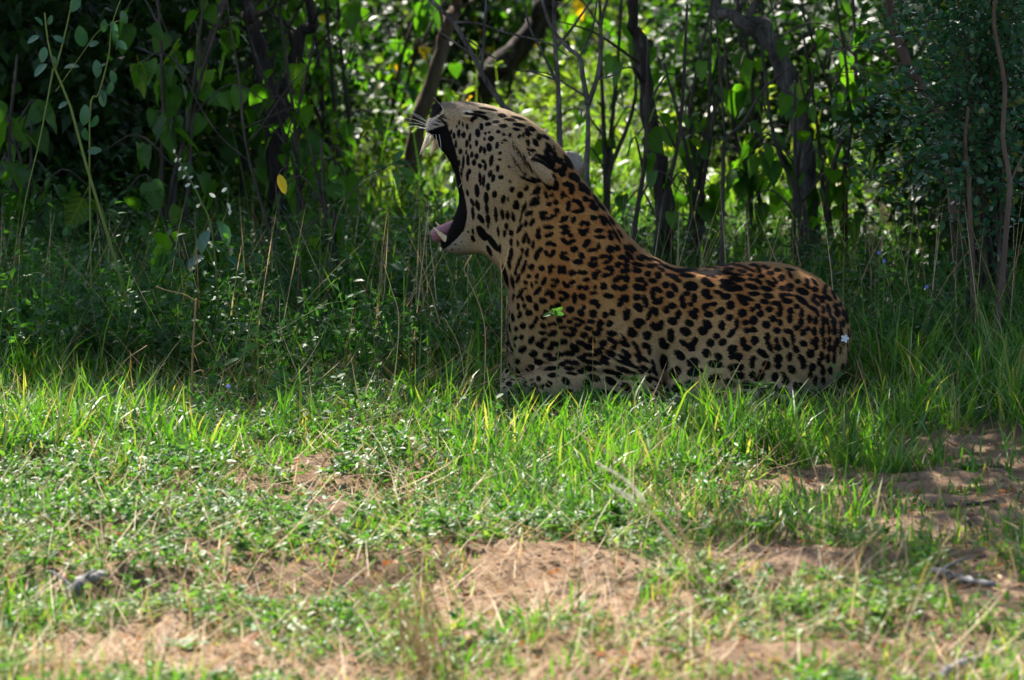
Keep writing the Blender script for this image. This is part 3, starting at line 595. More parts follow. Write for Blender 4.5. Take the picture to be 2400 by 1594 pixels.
MARKS[(1720, 600, 6.03)] = """30 130 50 14 10;180 185 90 18 25;90 220 55 22 10;265 130 50 20 0;330 195 55 28 65;425 160 55 28 20;590 200 48 24 5;490 245 50 28 0;205 275 36 22 10;355 290 48 20 0;780 190 50 14 10;50 345 58 28 0;205 335 38 18 5;310 365 60 32 35;545 350 50 24 50;480 395 70 32 30;640 310 48 50 60;770 265 50 26 60;870 360 40 30 0;1010 355 45 28 70;750 425 55 38 0;635 460 46 36 0;1000 425 48 26 30;1120 365 60 26 45;25 460 55 36 15;210 440 90 38 15;415 470 78 36 12;735 490 40 16 0;930 500 90 46 20;1115 470 52 38 10;235 540 80 30 0;430 570 72 38 8;110 595 110 24 18;60 640 44 40 60;110 680 40 26 0;375 650 58 34 10;625 575 44 36 0;700 550 80 18 5;690 640 75 36 10;900 625 95 42 35;1115 565 45 30 10;1210 610 46 50 0;1075 620 46 32 40;1135 675 40 30 20;1260 490 36 52 0;1310 590 64 32 30;1405 540 70 28 70;1290 420 30 24 0;825 715 40 36 10;530 670 60 30 0;590 730 70 34 80;575 815 46 44 0;280 715 48 34 20;200 760 36 34 0;310 815 48 46 40;435 755 52 44 0;60 810 60 52 -20;215 910 54 62 0;100 940 46 36 0;735 780 42 50 0;890 805 60 30 -80;1050 740 75 26 25;1110 800 55 26 70;1210 755 34 52 0;1300 770 90 34 80;1410 700 40 44 60;1430 800 50 56 0;1495 670 35 40 50;1525 790 26 50 0;1590 860 40 80 0;1600 760 30 50 20;480 885 50 46 20;580 940 40 44 0;715 890 40 58 0;875 935 42 56 0;990 885 36 56 0;1085 915 38 52 0;1195 920 28 68 0;1255 915 24 46 0;1355 930 44 70 0;1460 950 30 40 0;1515 945 30 50 0;390 970 60 50 30;810 1010 42 40 0;970 1020 28 34 0;1060 1060 42 58 0;1175 1060 40 66 0;1275 1050 26 56 0;1355 1050 36 60 0;1450 1080 30 76 0;120 1050 50 36 0;215 1040 45 36 30;535 1050 50 44 30;690 1060 65 34 10;750 1150 80 28 80;900 1080 55 40 -50;905 1230 60 42 20;1025 1205 24 40 0;1090 1190 36 50 0;1085 1280 34 40 0;1195 1230 28 76 0;1275 1180 32 40 0;1275 1290 30 55 0;1390 1200 34 60 0;1480 1200 26 60 0;400 1140 38 60 0;430 1270 85 30 58;55 1200 42 54 0;225 1190 52 60 0;115 1290 60 40 10;530 1190 28 50 0;545 1285 50 38 20;655 1220 75 36 60;800 1310 60 40 45;330 1365 90 42 35;1005 1370 60 62 0;1160 1400 34 56 -10;1130 1490 30 50 0;1250 1440 34 60 0;1350 1300 26 76 0;1440 1330 24 50 0;710 1415 40 60 0;550 1440 54 66 0;195 1440 50 34 -30;180 1510 36 60 0;880 1440 60 40 40;900 1530 40 60 0;15 1420 34 54 0;1340 1450 26 56 0"""
MARKS[(1720, 700, 6.03)] = """390 930 58 60 0;550 940 50 40 0;185 1060 42 50 0;320 1070 42 75 0;270 1120 50 36 -20;505 1095 50 66 10;740 985 65 44 50;1030 960 52 60 0;1180 1000 36 66 0;640 1080 60 30 60;660 1150 50 55 0;130 1210 85 48 10;95 1350 75 46 15;480 1250 60 60 0;340 1340 60 50 0;1290 1000 30 60 0;800 1230 40 60 0;1195 1150 34 50 0;620 1290 60 45 0;30 960 40 46 30;30 1075 40 46 0;1480 990 30 70 0;60 1500 80 50 0;870 1220 30 45 0;1080 1150 30 70 0;1000 1060 30 50 0"""
MARKS[(950, 200, 2138 / 600)] = """1230 655 18 48 10;1285 635 26 28 0;1320 690 26 36 10;1275 712 34 18 -30;1305 745 24 26 0;1225 785 24 26 0;1245 845 24 36 20;1195 858 22 22 0;1345 830 38 20 0;1380 870 22 40 10;1355 640 22 62 -30;1390 760 38 32 10;1430 785 24 30 -20;1470 850 34 34 0;1510 880 22 40 -30;1180 590 20 50 -25;1240 600 20 40 -10"""
MK = []
for (ox, oy, k), txt in MARKS.items():
    for q in txt.split(';'):
        a = [float(w) for w in q.split()]; MK.append((ox + a[0] / k, oy + a[1] / k, a[2] / k, a[3] / k, a[4]))
MK = np.array(MK)
def coat(vert, nrm):
    X, Y, V = vert.T
    rng = np.random.default_rng(11)
    spot = np.full(len(vert), 60.0); heart = np.zeros(len(vert))
    # the head, mirrored on both sides
    hz = np.where((X < 1300) & (V < 640) & (Y < 100))[0]
    ax = X[hz]; av = V[hz]
    ap = av - 0.118 * np.abs(Y[hz]) * -1.0 * 0.0 + 0.118 * 60
    face_area = np.zeros(len(vert), bool)
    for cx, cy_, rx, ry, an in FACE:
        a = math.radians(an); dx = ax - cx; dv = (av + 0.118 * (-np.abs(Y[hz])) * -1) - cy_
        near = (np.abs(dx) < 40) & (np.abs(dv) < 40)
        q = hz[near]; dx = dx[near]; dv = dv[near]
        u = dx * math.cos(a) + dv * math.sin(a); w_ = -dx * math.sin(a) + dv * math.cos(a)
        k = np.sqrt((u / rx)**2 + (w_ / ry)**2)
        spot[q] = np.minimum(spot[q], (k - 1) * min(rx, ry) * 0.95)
    # dark lips, nose, ear backs, painted shadow line at the ear base, lining of the mouth
    vis = V + 0.118 * np.abs(Y) * 0.6
    lip = np.where((X < 1130) & (V < 620))[0]
    spot[lip] = np.minimum(spot[lip], poly_sdf(LIPS, X[lip], vis[lip]))
    nose = np.where((X < 1060) & (V < 290))[0]
    dn = poly_sdf(NOSE, X[nose], vis[nose]); spot[nose] = np.minimum(spot[nose], dn - 2)
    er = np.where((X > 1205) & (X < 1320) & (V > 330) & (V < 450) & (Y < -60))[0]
    spot[er] = np.minimum(spot[er], np.minimum(poly_sdf(EARB, X[er], V[er] + 0.118 * np.abs(Y[er])), poly_sdf(EAR_SHADE, X[er], V[er] + 0.118 * np.abs(Y[er]))))
    cav = ell(X, Y, V, (1042, 0, 446), (72, 31, 116)); cv_ = np.where((cav < 3) & (X < 1120))[0]
    spot[cv_] = np.minimum(spot[cv_], cav[cv_] - 3)
    near_side = (nrm[:, 1] < 0.30) & (Y < 70)
    q0 = np.where(near_side & ~((X < 1200) & (V < 470)))[0]
    qx = X[q0]; qv = V[q0] - 0.118 * Y[q0]; cnt = np.zeros(len(q0)); sp0 = spot[q0].copy()
    for cx, cy_, a_, b_, an in MK:
        t = math.radians(an); m = np.where((np.abs(qx - cx) < 42) & (np.abs(qv - cy_) < 42))[0]
        dx = qx[m] - cx; dv = qv[m] - cy_
        u = dx * math.cos(t) + dv * math.sin(t); w_ = -dx * math.sin(t) + dv * math.cos(t)
        sp0[m] = smin(sp0[m], (np.sqrt((u / a_)**2 + (w_ / b_)**2) - 1) * min(a_, b_) * 0.9 - 0.3, 1.6)
        cnt[m] += smooth(25, 17, np.sqrt(dx**2 + dv**2))
    spot[q0] = sp0; heart[q0] = 0.75 * smooth(2.2, 4.0, cnt) * smooth(1230, 1320, qx) * smooth(900, 800, qv)
    # the body: marks packed over the skin
    def zone(x, v, y, nz):
        r = 20.8 + 1.2 * smooth(1250, 1500, x)
        r = r - 6.5 * smooth(1345, 1225, x + 0.15 * (v - 600))                 # throat and chest: finer
        r = r - 7.2 * np.exp(-(((x - 1390) / 120)**2 + ((v - 800) / 80)**2))   # gathered skin
        r = r - 2.5 * smooth(1830, 1960, x) - 2.5 * smooth(690, 630, v) * smooth(1500, 1600, x)
        r = r + 2.5 * np.exp(-(((x - 1640) / 110)**2 + ((v - 850) / 70)**2))
        r = np.where((v > 850) & (x < 1330), 12.0, r)
        r = np.where((y > 200) & (v > 840), 15.0, r)
        return r
    body = np.where(~((X < 1225 + 0.10 * (V - 420)) & (V < 570)) & ~((X < 1195) & (V < 635)) & (spot > 9) & (~near_side | (V > 900) | ((X < 1215) & (V > 600) & (spot > 6)) | ((X > 1960) & (spot > 6))))[0]
    cand = rng.permutation(body)[:26000]
    cen = []; rad = []
    grid = {}
    for c in cand:
        r = zone(X[c], V[c], Y[c], nrm[c]); k = (int(vert[c, 0] // 40), int(vert[c, 1] // 40), int(vert[c, 2] // 40))
        ok = True
        for i in (-1, 0, 1):
            for j in (-1, 0, 1):
                for l in (-1, 0, 1):
                    for q in grid.get((k[0] + i, k[1] + j, k[2] + l), ()):
                        if ((vert[c] - vert[cen[q]])**2).sum() < (0.90 * (r + rad[q]))**2 * 0.96: ok = False; break
                    if not ok: break
                if not ok: break
            if not ok: break
        if ok:
            grid.setdefault(k, []).append(len(cen)); cen.append(c); rad.append(r)
    # lookup of vertices by cell
    cell = np.floor(vert / 40).astype(int); key = (cell[:, 0] * 4096 + cell[:, 1] + 64) * 4096 + cell[:, 2]
    order = np.argsort(key); ks = key[order]
    def near_ids(p):
        c0 = np.floor(p / 40).astype(int); out = []
        for i in (-1, 0, 1):
            for j in (-1, 0, 1):
                for l in (-1, 0, 1):
                    kk = ((c0[0] + i) * 4096 + c0[1] + j + 64) * 4096 + c0[2] + l
                    a, b = np.searchsorted(ks, [kk, kk + 1]); 
                    if b > a: out.append(order[a:b])
        return np.concatenate(out)
    for c, r in zip(cen, rad):
        p = vert[c]; n = nrm[c]; x, y, v = p
        flow = np.array([1.0, 0.0, 0.25 + 0.5 * smooth(1500, 1300, x)])
        if 1330 < x < 1560 and v > 740: flow = np.array([1.0, 0, 0.55])
        if x < 1330: flow = np.array([0.35, 0, 1.0])
        t = flow - n * (flow @ n); t /= np.linalg.norm(t) + 1e-9; b = np.cross(n, t)
        ids_ = near_ids(p); q = vert[ids_] - p; m = (q**2).sum(1) < (2.0 * r)**2; ids_ = ids_[m]; q = q[m]
        u = q @ t; w_ = q @ b
        ros = smooth(1240, 1330, x) * smooth(880, 800, v) * (1 - 0.85 * math.exp(-(((x - 1400) / 140)**2 + ((v - 830) / 75)**2)))
        ros *= 1 - 0.65 * smooth(1480, 1600, x) * smooth(730, 800, v)
        R = r * rng.uniform(0.60, 0.74)
        st = 1.0
        if rng.random() < ros * 0.92:
            nbl = int(rng.integers(3, 6)); a0 = rng.uniform(0, 6.28); gap = rng.choice([0, 1, 1, 2])
            angs = a0 + np.arange(nbl) / nbl * 2 * np.pi
            for k, an in enumerate(angs[:max(2, nbl - gap)]):
                an = an + rng.normal(0, 0.16)
                rr = R * rng.uniform(0.86, 1.1)
                cu, cw = rr * math.cos(an) * 1.05, rr * math.sin(an) * 0.95
                la = rr * (2 * np.pi / nbl) * 0.5 * rng.uniform(0.80, 1.15); lb = r * rng.uniform(0.28, 0.37)
                ca, sa = math.cos(an + np.pi / 2), math.sin(an + np.pi / 2)
                uu = (u - cu) * ca + (w_ - cw) * sa; ww = -(u - cu) * sa + (w_ - cw) * ca
                d_ = (np.sqrt((uu / la)**2 + (ww / lb)**2) - 1) * min(la, lb)
                spot[ids_] = smin(spot[ids_], d_, 2.0)
            heart[ids_] = np.maximum(heart[ids_], smooth(R * 1.1, R * 0.5, np.sqrt(u**2 + w_**2)))
        else:
            small = r * rng.uniform(0.58, 0.74)
            asp = rng.uniform(1.0, 1.5) if x > 1330 else rng.uniform(1.3, 2.0)
            if 1330 < x < 1560 and v > 760: asp = rng.uniform(1.4, 2.4)
            nb_ = 2 if (rng.random() < 0.55 and r > 20) else 1
            oa = rng.uniform(0, 6.283)
            for k in range(nb_):
                cu, cw = (math.cos(oa) * 0.36 * r * (1 - 2 * k), math.sin(oa) * 0.36 * r * (1 - 2 * k)) if nb_ > 1 else (0, 0)
                an = rng.normal(0, 0.30); ca, sa = math.cos(an), math.sin(an)
                la = small * math.sqrt(asp) * (0.74 if nb_ > 1 else 1); lb = small / math.sqrt(asp) * (0.74 if nb_ > 1 else 1)
                uu = (u - cu) * ca + (w_ - cw) * sa; ww = -(u - cu) * sa + (w_ - cw) * ca
                d_ = (np.sqrt((uu / la)**2 + (ww / lb)**2) - 1) * min(la, lb)
                spot[ids_] = smin(spot[ids_], d_, 3.0)
    # small specks fill the gaps
    gap = rng.permutation(body)[:30000]
    for c in gap:
        need = 0.54 * zone(X[c], V[c], Y[c], nrm[c])
        if spot[c] < need: continue
        p = vert[c]; n = nrm[c]; ids_ = near_ids(p)
        t = np.array([0.8, 0, 0.6]) - n * (np.array([0.8, 0, 0.6]) @ n); t /= np.linalg.norm(t) + 1e-9; b = np.cross(n, t)
        q = vert[ids_] - p; m = (q**2).sum(1) < (need * 1.6)**2; ids_ = ids_[m]; q = q[m]
        asp = rng.uniform(1.0, 1.8); sz = need * rng.uniform(0.42, 0.66)
        spot[ids_] = np.minimum(spot[ids_], (np.sqrt(((q @ t) / (sz * math.sqrt(asp)))**2 + ((q @ b) * math.sqrt(asp) / sz)**2) - 1) * sz / math.sqrt(asp))
    # ground colour of the coat
    tan = np.array([0.52, 0.25, 0.078]); buff = np.array([0.50, 0.335, 0.165]); cream = np.array([0.56, 0.46, 0.34])
    grey = np.array([0.39, 0.30, 0.20])
    low = smooth(650, 850, V + 0.10 * (X - 1500) * 0) * smooth(1100, 1300, X)
    warm = smooth(1180, 1330, X + 0.45 * (V - 480)) * smooth(830, 640, V - 0.06 * (X - 1400))
    warm = np.maximum(warm, 0.65 * smooth(1620, 1750, X) * smooth(860, 700, V))
    c = buff[None] * (1 - warm[:, None]) + tan[None] * warm[:, None]
    fc = smooth(1260, 1140, X + 0.25 * (V - 350)); c = c * (1 - 0.75 * fc[:, None]) + grey * 0.75 * fc[:, None]
    und = np.clip(smooth(855, 925, V) + 0.3 * smooth(1230, 1190, X) * smooth(600, 680, V) + smooth(0.35, 0.95, nrm[:, 2]) * smooth(700, 800, V), 0, 1)
    c = c * (1 - und[:, None]) + cream * und[:, None]
    ch = np.clip(smooth(1105, 1060, X) * smooth(520, 560, V) + smooth(1048, 1020, X) * smooth(265, 285, V) * smooth(330, 310, V), 0, 1)
    c = c * (1 - ch[:, None]) + np.array([0.40, 0.355, 0.31]) * ch[:, None]
    eye = np.exp(-(((X - 1096) / 9)**2 + ((vis - 262) / 5)**2)); c = c * (1 - eye[:, None]) + np.array([0.72, 0.68, 0.6]) * eye[:, None]
    el = np.where((np.abs(X - 1108) < 30) & (np.abs(vis - 268) < 14))[0]
    spot[el] = np.minimum(spot[el], np.sqrt(((X[el] - 1108) / 16)**2 + ((vis[el] - 268 - 0.10 * (X[el] - 1108)) / 2.2)**2) * 2.2 - 2.2)
    fe = smooth(1316, 1326, X) * smooth(430, 415, V) * smooth(40, 60, Y); spot = np.where(fe > 0.5, 20.0, spot); c = c * (1 - fe[:, None]) + np.array([0.40, 0.37, 0.33]) * fe[:, None]
    brg = smooth(262, 244, V) * smooth(1150, 1090, X); c = c * (1 - 0.75 * brg[:, None]) + np.array([0.17, 0.135, 0.11]) * 0.75 * brg[:, None]
    ein = smooth(8, 0, np.abs(rell(X, np.abs(Y) * 0, V, (1266, 0, 396), (44, 20, 24), 0.80))) * 0 + smooth(4, -6, rell(X, Y * 0, V + 0.118 * np.abs(Y), (1270, 0, 409), (36, 20, 14), 0.80)) * (Y < -70)
    c = c * (1 - 0.6 * ein[:, None]) + np.array([0.40, 0.33, 0.24]) * 0.6 * ein[:, None]
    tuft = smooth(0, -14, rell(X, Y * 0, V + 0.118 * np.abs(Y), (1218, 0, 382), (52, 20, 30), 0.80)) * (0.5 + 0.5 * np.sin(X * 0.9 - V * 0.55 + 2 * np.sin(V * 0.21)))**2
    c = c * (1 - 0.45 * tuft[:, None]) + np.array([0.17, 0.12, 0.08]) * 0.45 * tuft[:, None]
    spot = np.where(ein > 0.5, np.maximum(spot, 12.0), spot)
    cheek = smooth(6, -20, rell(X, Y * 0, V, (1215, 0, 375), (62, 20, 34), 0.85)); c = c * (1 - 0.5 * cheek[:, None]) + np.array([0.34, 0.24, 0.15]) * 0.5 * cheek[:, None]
    return spot, heart, c * 0.80
print('leopard...')
import time as _t; _t0 = _t.time()
LV, LQ, LN = leopard_mesh(); LQ = LQ[:, ::-1].copy(); print('mesh', _t.time() - _t0)
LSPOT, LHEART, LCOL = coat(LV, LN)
print('leopard verts', len(LV), _t.time() - _t0)

def coat_mat(name, hair=False):
    m, N, L = new_mat(name)
    ab = N.new('ShaderNodeAttribute'); ab.attribute_name = 'coat'
    as_ = N.new('ShaderNodeAttribute'); as_.attribute_name = 'mark'
    ah = N.new('ShaderNodeAttribute'); ah.attribute_name = 'heart'
    tc = N.new('ShaderNodeTexCoord')
    nz = N.new('ShaderNodeTexNoise'); nz.inputs['Scale'].default_value = 130; nz.inputs['Detail'].default_value = 4; nz.inputs['Roughness'].default_value = 0.7
    mp = N.new('ShaderNodeMapping'); mp.inputs['Scale'].default_value = (0.55, 1.0, 1.3); mp.inputs['Rotation'].default_value = (0, 0.5, 0)
    L.new(tc.outputs['Object'], mp.inputs[0]); L.new(mp.outputs[0], nz.inputs['Vector'])
    fn = N.new('ShaderNodeTexNoise'); fn.inputs['Scale'].default_value = 420; fn.inputs['Detail'].default_value = 3
    mp2 = N.new('ShaderNodeMapping'); mp2.inputs['Scale'].default_value = (0.30, 1.0, 1.0); mp2.inputs['Rotation'].default_value = (0, 0.55, 0)
    L.new(tc.outputs['Object'], mp2.inputs[0]); L.new(mp2.outputs[0], fn.inputs['Vector'])
    wob = N.new('ShaderNodeMath'); wob.operation = 'MULTIPLY_ADD'; L.new(nz.outputs['Fac'], wob.inputs[0]); wob.inputs[1].default_value = 2.4; L.new(as_.outputs['Fac'], wob.inputs[2])
    wob2 = N.new('ShaderNodeMath'); wob2.operation = 'MULTIPLY_ADD'; L.new(fn.outputs['Fac'], wob2.inputs[0]); wob2.inputs[1].default_value = 1.4; L.new(wob.outputs[0], wob2.inputs[2])
    mr = N.new('ShaderNodeMapRange'); mr.interpolation_type = 'SMOOTHSTEP'
    mr.inputs[1].default_value = 2.0; mr.inputs[2].default_value = 3.6; L.new(wob2.outputs[0], mr.inputs[0])
    # tan inside of a rosette
    hm = N.new('ShaderNodeMix'); hm.data_type = 'RGBA'; hm.blend_type = 'MULTIPLY'; L.new(ah.outputs['Fac'], hm.inputs[0])
    L.new(ab.outputs['Vector'], hm.inputs[6]); hm.inputs[7].default_value = (0.80, 0.56, 0.36, 1)
    vr = N.new('ShaderNodeMapRange'); vr.inputs[1].default_value = 0.3; vr.inputs[2].default_value = 0.7; vr.inputs[3].default_value = 0.66; vr.inputs[4].default_value = 1.22
    L.new(fn.outputs['Fac'], vr.inputs[0])
    vm = N.new('ShaderNodeVectorMath'); vm.operation = 'SCALE'; L.new(hm.outputs[2], vm.inputs[0]); L.new(vr.outputs[0], vm.inputs[3])
    cm = N.new('ShaderNodeMix'); cm.data_type = 'RGBA'; L.new(mr.outputs[0], cm.inputs[0])
    cm.inputs[6].default_value = (0.006, 0.005, 0.005, 1); L.new(vm.outputs[0], cm.inputs[7])
    p = N.new('ShaderNodeBsdfPrincipled'); L.new(cm.outputs[2], p.inputs['Base Color'])
    p.inputs['Roughness'].default_value = 0.75; p.inputs['Specular IOR Level'].default_value = 0.18
    p.inputs['Sheen Roughness'].default_value = 0.5
    sw = N.new('ShaderNodeMath'); sw.operation = 'MULTIPLY'; L.new(mr.outputs[0], sw.inputs[0]); sw.inputs[1].default_value = 0.06; L.new(sw.outputs[0], p.inputs['Sheen Weight'])
    sp = N.new('ShaderNodeMath'); sp.operation = 'MULTIPLY_ADD'; L.new(mr.outputs[0], sp.inputs[0]); sp.inputs[1].default_value = 0.10; sp.inputs[2].default_value = 0.05; L.new(sp.outputs[0], p.inputs['Specular IOR Level'])
    if not hair:
        bp = N.new('ShaderNodeBump'); bp.inputs['Strength'].default_value = 0.5; bp.inputs['Distance'].default_value = 0.004
        L.new(fn.outputs['Fac'], bp.inputs['Height']); L.new(bp.outputs[0], p.inputs['Normal'])
    out = N.new('ShaderNodeOutputMaterial'); L.new(p.outputs[0], out.inputs[0])
    return m
M_coat = coat_mat('leopard_coat'); M_fur = coat_mat('leopard_fur', True)
LW = px_world(LV)
LWN = np.stack([LN[:, 0], LN[:, 1], -LN[:, 2]], 1)
base = np.array([0.45, 0.0, 0.0])
leopard = thing('leopard', base, 'spotted leopard lying in the grass, head thrown back in a wide yawn', 'leopard')
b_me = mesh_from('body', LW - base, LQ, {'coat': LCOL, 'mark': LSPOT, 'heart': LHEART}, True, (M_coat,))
obj('body', b_me, leopard)

# fur: short strands lying back along the body
def fur():
    rng = np.random.default_rng(5)
    p0 = LW[LQ[:, 0]]; p1 = LW[LQ[:, 1]]; p2 = LW[LQ[:, 2]]
    ar = np.linalg.norm(np.cross(p1 - p0, p2 - p0), axis=1)
    cavq = (LV[LQ[:, 0], 0] < 1110) & (ell(*LV[LQ[:, 0]].T, (1042, 0, 446), (72, 31, 116)) < 6)
    noseq = (LV[LQ[:, 0], 0] < 1030) & (LV[LQ[:, 0], 2] < 268)
    vq = LV[LQ[:, 0]]
    ar = ar * np.where(cavq | noseq, 0, 1) * np.where(LWN[LQ[:, 0], 1] > 0.5, 0.3, 1.0)
    n = 300000
    f = rng.choice(len(LQ), n, p=ar / ar.sum())
    w = rng.random((n, 4)); w /= w.sum(1)[:, None]
    P = sum(LW[LQ[f, k]] * w[:, k, None] for k in range(4)); Nn = LWN[LQ[f, 0]]
    pxx = LV[LQ[f, 0], 0]; pv = LV[LQ[f, 0], 2]
    flow = np.stack([np.full(n, 0.85), np.zeros(n), -0.35 - 0.6 * smooth(1500, 1250, pxx)], 1)
    face = smooth(1250, 1150, pxx) * smooth(620, 560, pv)
    flow = flow * (1 - face[:, None]) + np.array([0.9, 0, -0.35]) * face[:, None]
    flow = flow + rng.normal(0, 0.22, (n, 3))
    t = flow - Nn * (flow * Nn).sum(1)[:, None]; t /= np.linalg.norm(t, axis=1)[:, None] + 1e-9
    s_ = np.cross(t, Nn)
    ln = rng.uniform(0.005, 0.010, n) * (1 - 0.45 * face) * (1 + 0.5 * smooth(1215, 1190, pxx) * smooth(620, 660, pv) * smooth(860, 820, pv))
    lift = rng.uniform(0.05, 0.22, n)
    wd = rng.uniform(0.0004, 0.0009, n)
    tip = P + t * ln[:, None] + Nn * (ln * lift)[:, None]
    mid = P + t * (ln * 0.5)[:, None] + Nn * (ln * lift * 0.75)[:, None]
    root = P - Nn * 0.0006
    V = np.stack([root - s_ * wd[:, None], root + s_ * wd[:, None], mid + s_ * (wd * 0.8)[:, None], tip, mid - s_ * (wd * 0.8)[:, None]], 1).reshape(-1, 3)
    i = np.arange(n)[:, None] * 5
    F = np.concatenate([i + np.array([[0, 1, 2]]), i + np.array([[0, 2, 4]]), i + np.array([[4, 2, 3]])])
    at_ = {}
    var = rng.uniform(0.8, 1.22, n)[:, None]
    at_['coat'] = np.repeat(sum(LCOL[LQ[f, k]] * w[:, k, None] for k in range(4)) * var, 5, 0)
    at_['mark'] = np.repeat(sum(LSPOT[LQ[f, k]] * w[:, k] for k in range(4)), 5)
    at_['heart'] = np.repeat(sum(LHEART[LQ[f, k]] * w[:, k] for k in range(4)), 5)
    me = mesh_from('fur', V - base, F, at_, True, (M_fur,))
    # strands take the light of the skin they lie on
    me.normals_split_custom_set_from_vertices(np.repeat(Nn + t * 0.25, 5, 0).astype(np.float32))
    o = obj('fur', me, leopard); o['kind'] = 'stuff'
fur()

# ---- teeth, tongue, whiskers
def simple_mat(name, col, rough=0.4, spec=0.5, sss=0.0, noise=0.12, scale=60, bump=0.15):
    m, N, L = new_mat(name)
    tc = N.new('ShaderNodeTexCoord'); nz = N.new('ShaderNodeTexNoise'); nz.inputs['Scale'].default_value = scale; nz.inputs['Detail'].default_value = 4
    L.new(tc.outputs['Object'], nz.inputs['Vector'])
    r = ramp(N, [(0.3, tuple(c * (1 - noise * 2) for c in col)), (0.7, tuple(min(1, c * (1 + noise)) for c in col))]); L.new(nz.outputs['Fac'], r.inputs[0])
    p = N.new('ShaderNodeBsdfPrincipled'); L.new(r.outputs[0], p.inputs['Base Color']); p.inputs['Roughness'].default_value = rough
    p.inputs['Specular IOR Level'].default_value = spec
    if sss: p.inputs['Subsurface Weight'].default_value = sss; p.inputs['Subsurface Radius'].default_value = (0.01, 0.004, 0.002)
    b = N.new('ShaderNodeBump'); b.inputs['Strength'].default_value = bump; b.inputs['Distance'].default_value = 0.003
    L.new(nz.outputs['Fac'], b.inputs['Height']); L.new(b.outputs[0], p.inputs['Normal'])
    out = N.new('ShaderNodeOutputMaterial'); L.new(p.outputs[0], out.inputs[0])
    return m
M_tooth = simple_mat('tooth_ivory', (0.72, 0.55, 0.33), 0.35, 0.5, 0.0, 0.18, 90)
M_tongue = simple_mat('tongue_pink', (0.27, 0.115, 0.15), 0.5, 0.4, 0.1, 0.15, 300, 0.4)
M_whisk = simple_mat('whisker_white', (0.75, 0.72, 0.68), 0.5, 0.3)
def pw(px, py, yp=0.0):
    w = at(px, py + 0.0, 0.0); return w + np.array([0, yp * SPX, 0]) - base
def tooth(pts, rad, name='canine_tooth'):
    c = curve([pw(*p) for p in pts], 10); m = MB(); t = np.linspace(0, 1, len(c))
    m.tube(c, np.array([rad]) * SPX * (1 - t**1.6 * 0.93), 10); m.build(name, M_tooth, leopard)
tooth([(1014, 306, -24), (1004, 326, -31), (984, 361, -29)], 13)
tooth([(1030, 312, 22), (1022, 338, 25), (1008, 368, 22)], 14)
tooth([(1058, 566, -24), (1040, 553, -27), (1016, 530, -25)], 10)
tooth([(1058, 560, 24), (1042, 547, 27), (1020, 522, 25)], 10)
for k in range(6):                                                             # small front teeth
    yy = (k - 2.5) * 6.0
    tooth([(1012, 305, yy), (1004, 320, yy), (1000, 331, yy)], 4, 'incisor_tooth')
def tongue():
    c = curve([pw(1098, 518, 0), pw(1070, 526, 0), pw(1044, 538, 0), pw(1028, 547, 0), pw(1010, 552, 0)], 24)
    n = len(c); t = np.linspace(0, 1, n); en = np.sqrt(np.clip(1 - (np.clip(t - 0.70, 0, 1) / 0.31)**2, 0.03, 1))
    W = 21 * SPX * en; H = (14 + 9 * t) * SPX * en**0.8
    tg = np.gradient(c, axis=0); tg /= np.linalg.norm(tg, axis=1)[:, None]
    sd = np.array([0, 1.0, 0]); up = np.cross(tg, sd); up *= np.sign(up[:, 2:3])
    a = np.linspace(0, 2 * np.pi, 16, endpoint=False)
    prof_y = np.cos(a) * (1 + 0.12 * np.sin(a)); prof_z = np.sin(a) - 0.45 * np.exp(-(np.cos(a) / 0.4)**2) * (np.sin(a) > 0)
    ring = c[:, None] + sd[None, None] * (W[:, None] * prof_y[None])[..., None] + up[:, None] * (H[:, None] * prof_z[None])[..., None]
    m = MB(); i = np.arange(n - 1)[:, None] * 16; j = np.arange(16)[None]; j2 = (j + 1) % 16
    m.add(ring.reshape(-1, 3), None, np.stack([i + j, i + j2, i + 16 + j2, i + 16 + j], -1).reshape(-1, 4))
    k = np.arange(16); m.add(np.concatenate([ring[-1], c[-1:]]), np.stack([k, (k + 1) % 16, np.full(16, 16)], -1))
    m.build('tongue', M_tongue, leopard)
tongue()
WH = [((1005,285),(985,268),(963,255)),((1003,290),(975,277),(950,270)),((1002,293),(985,286),(958,281)),((1001,300),(975,291),(950,294)),((1008,310),(1000,320),(990,352)),
      ((1022,312),(1026,330),(1033,348)),((1018,312),(1010,316),(1008,330)),((1030,312),(1034,335),(1034,360)),((1012,280),(1040,255),(1018,222)),
      ((1098,470),(1104,440),(1106,410)),((1094,468),(1098,445),(1103,418)),((1090,430),(1082,425),(1076,433)),((1004,297),(980,296),(966,304))]
for k, w_ in enumerate(WH):
    for sy in ((-1, 1) if k in (1, 4) else (-1,)):
        y0 = -44 if sy < 0 else 40
        pts = [pw(w_[0][0], w_[0][1], y0), pw(w_[1][0], w_[1][1], y0 + sy * 18), pw(w_[2][0] + (8 if sy > 0 else 0), w_[2][1] - (5 if sy > 0 else 0), y0 + sy * 40)]
        m = MB(); c = curve(pts, 10); m.tube(c, np.linspace(0.0007, 0.0003, len(c)), 4); m.build('whisker', M_whisk, leopard)
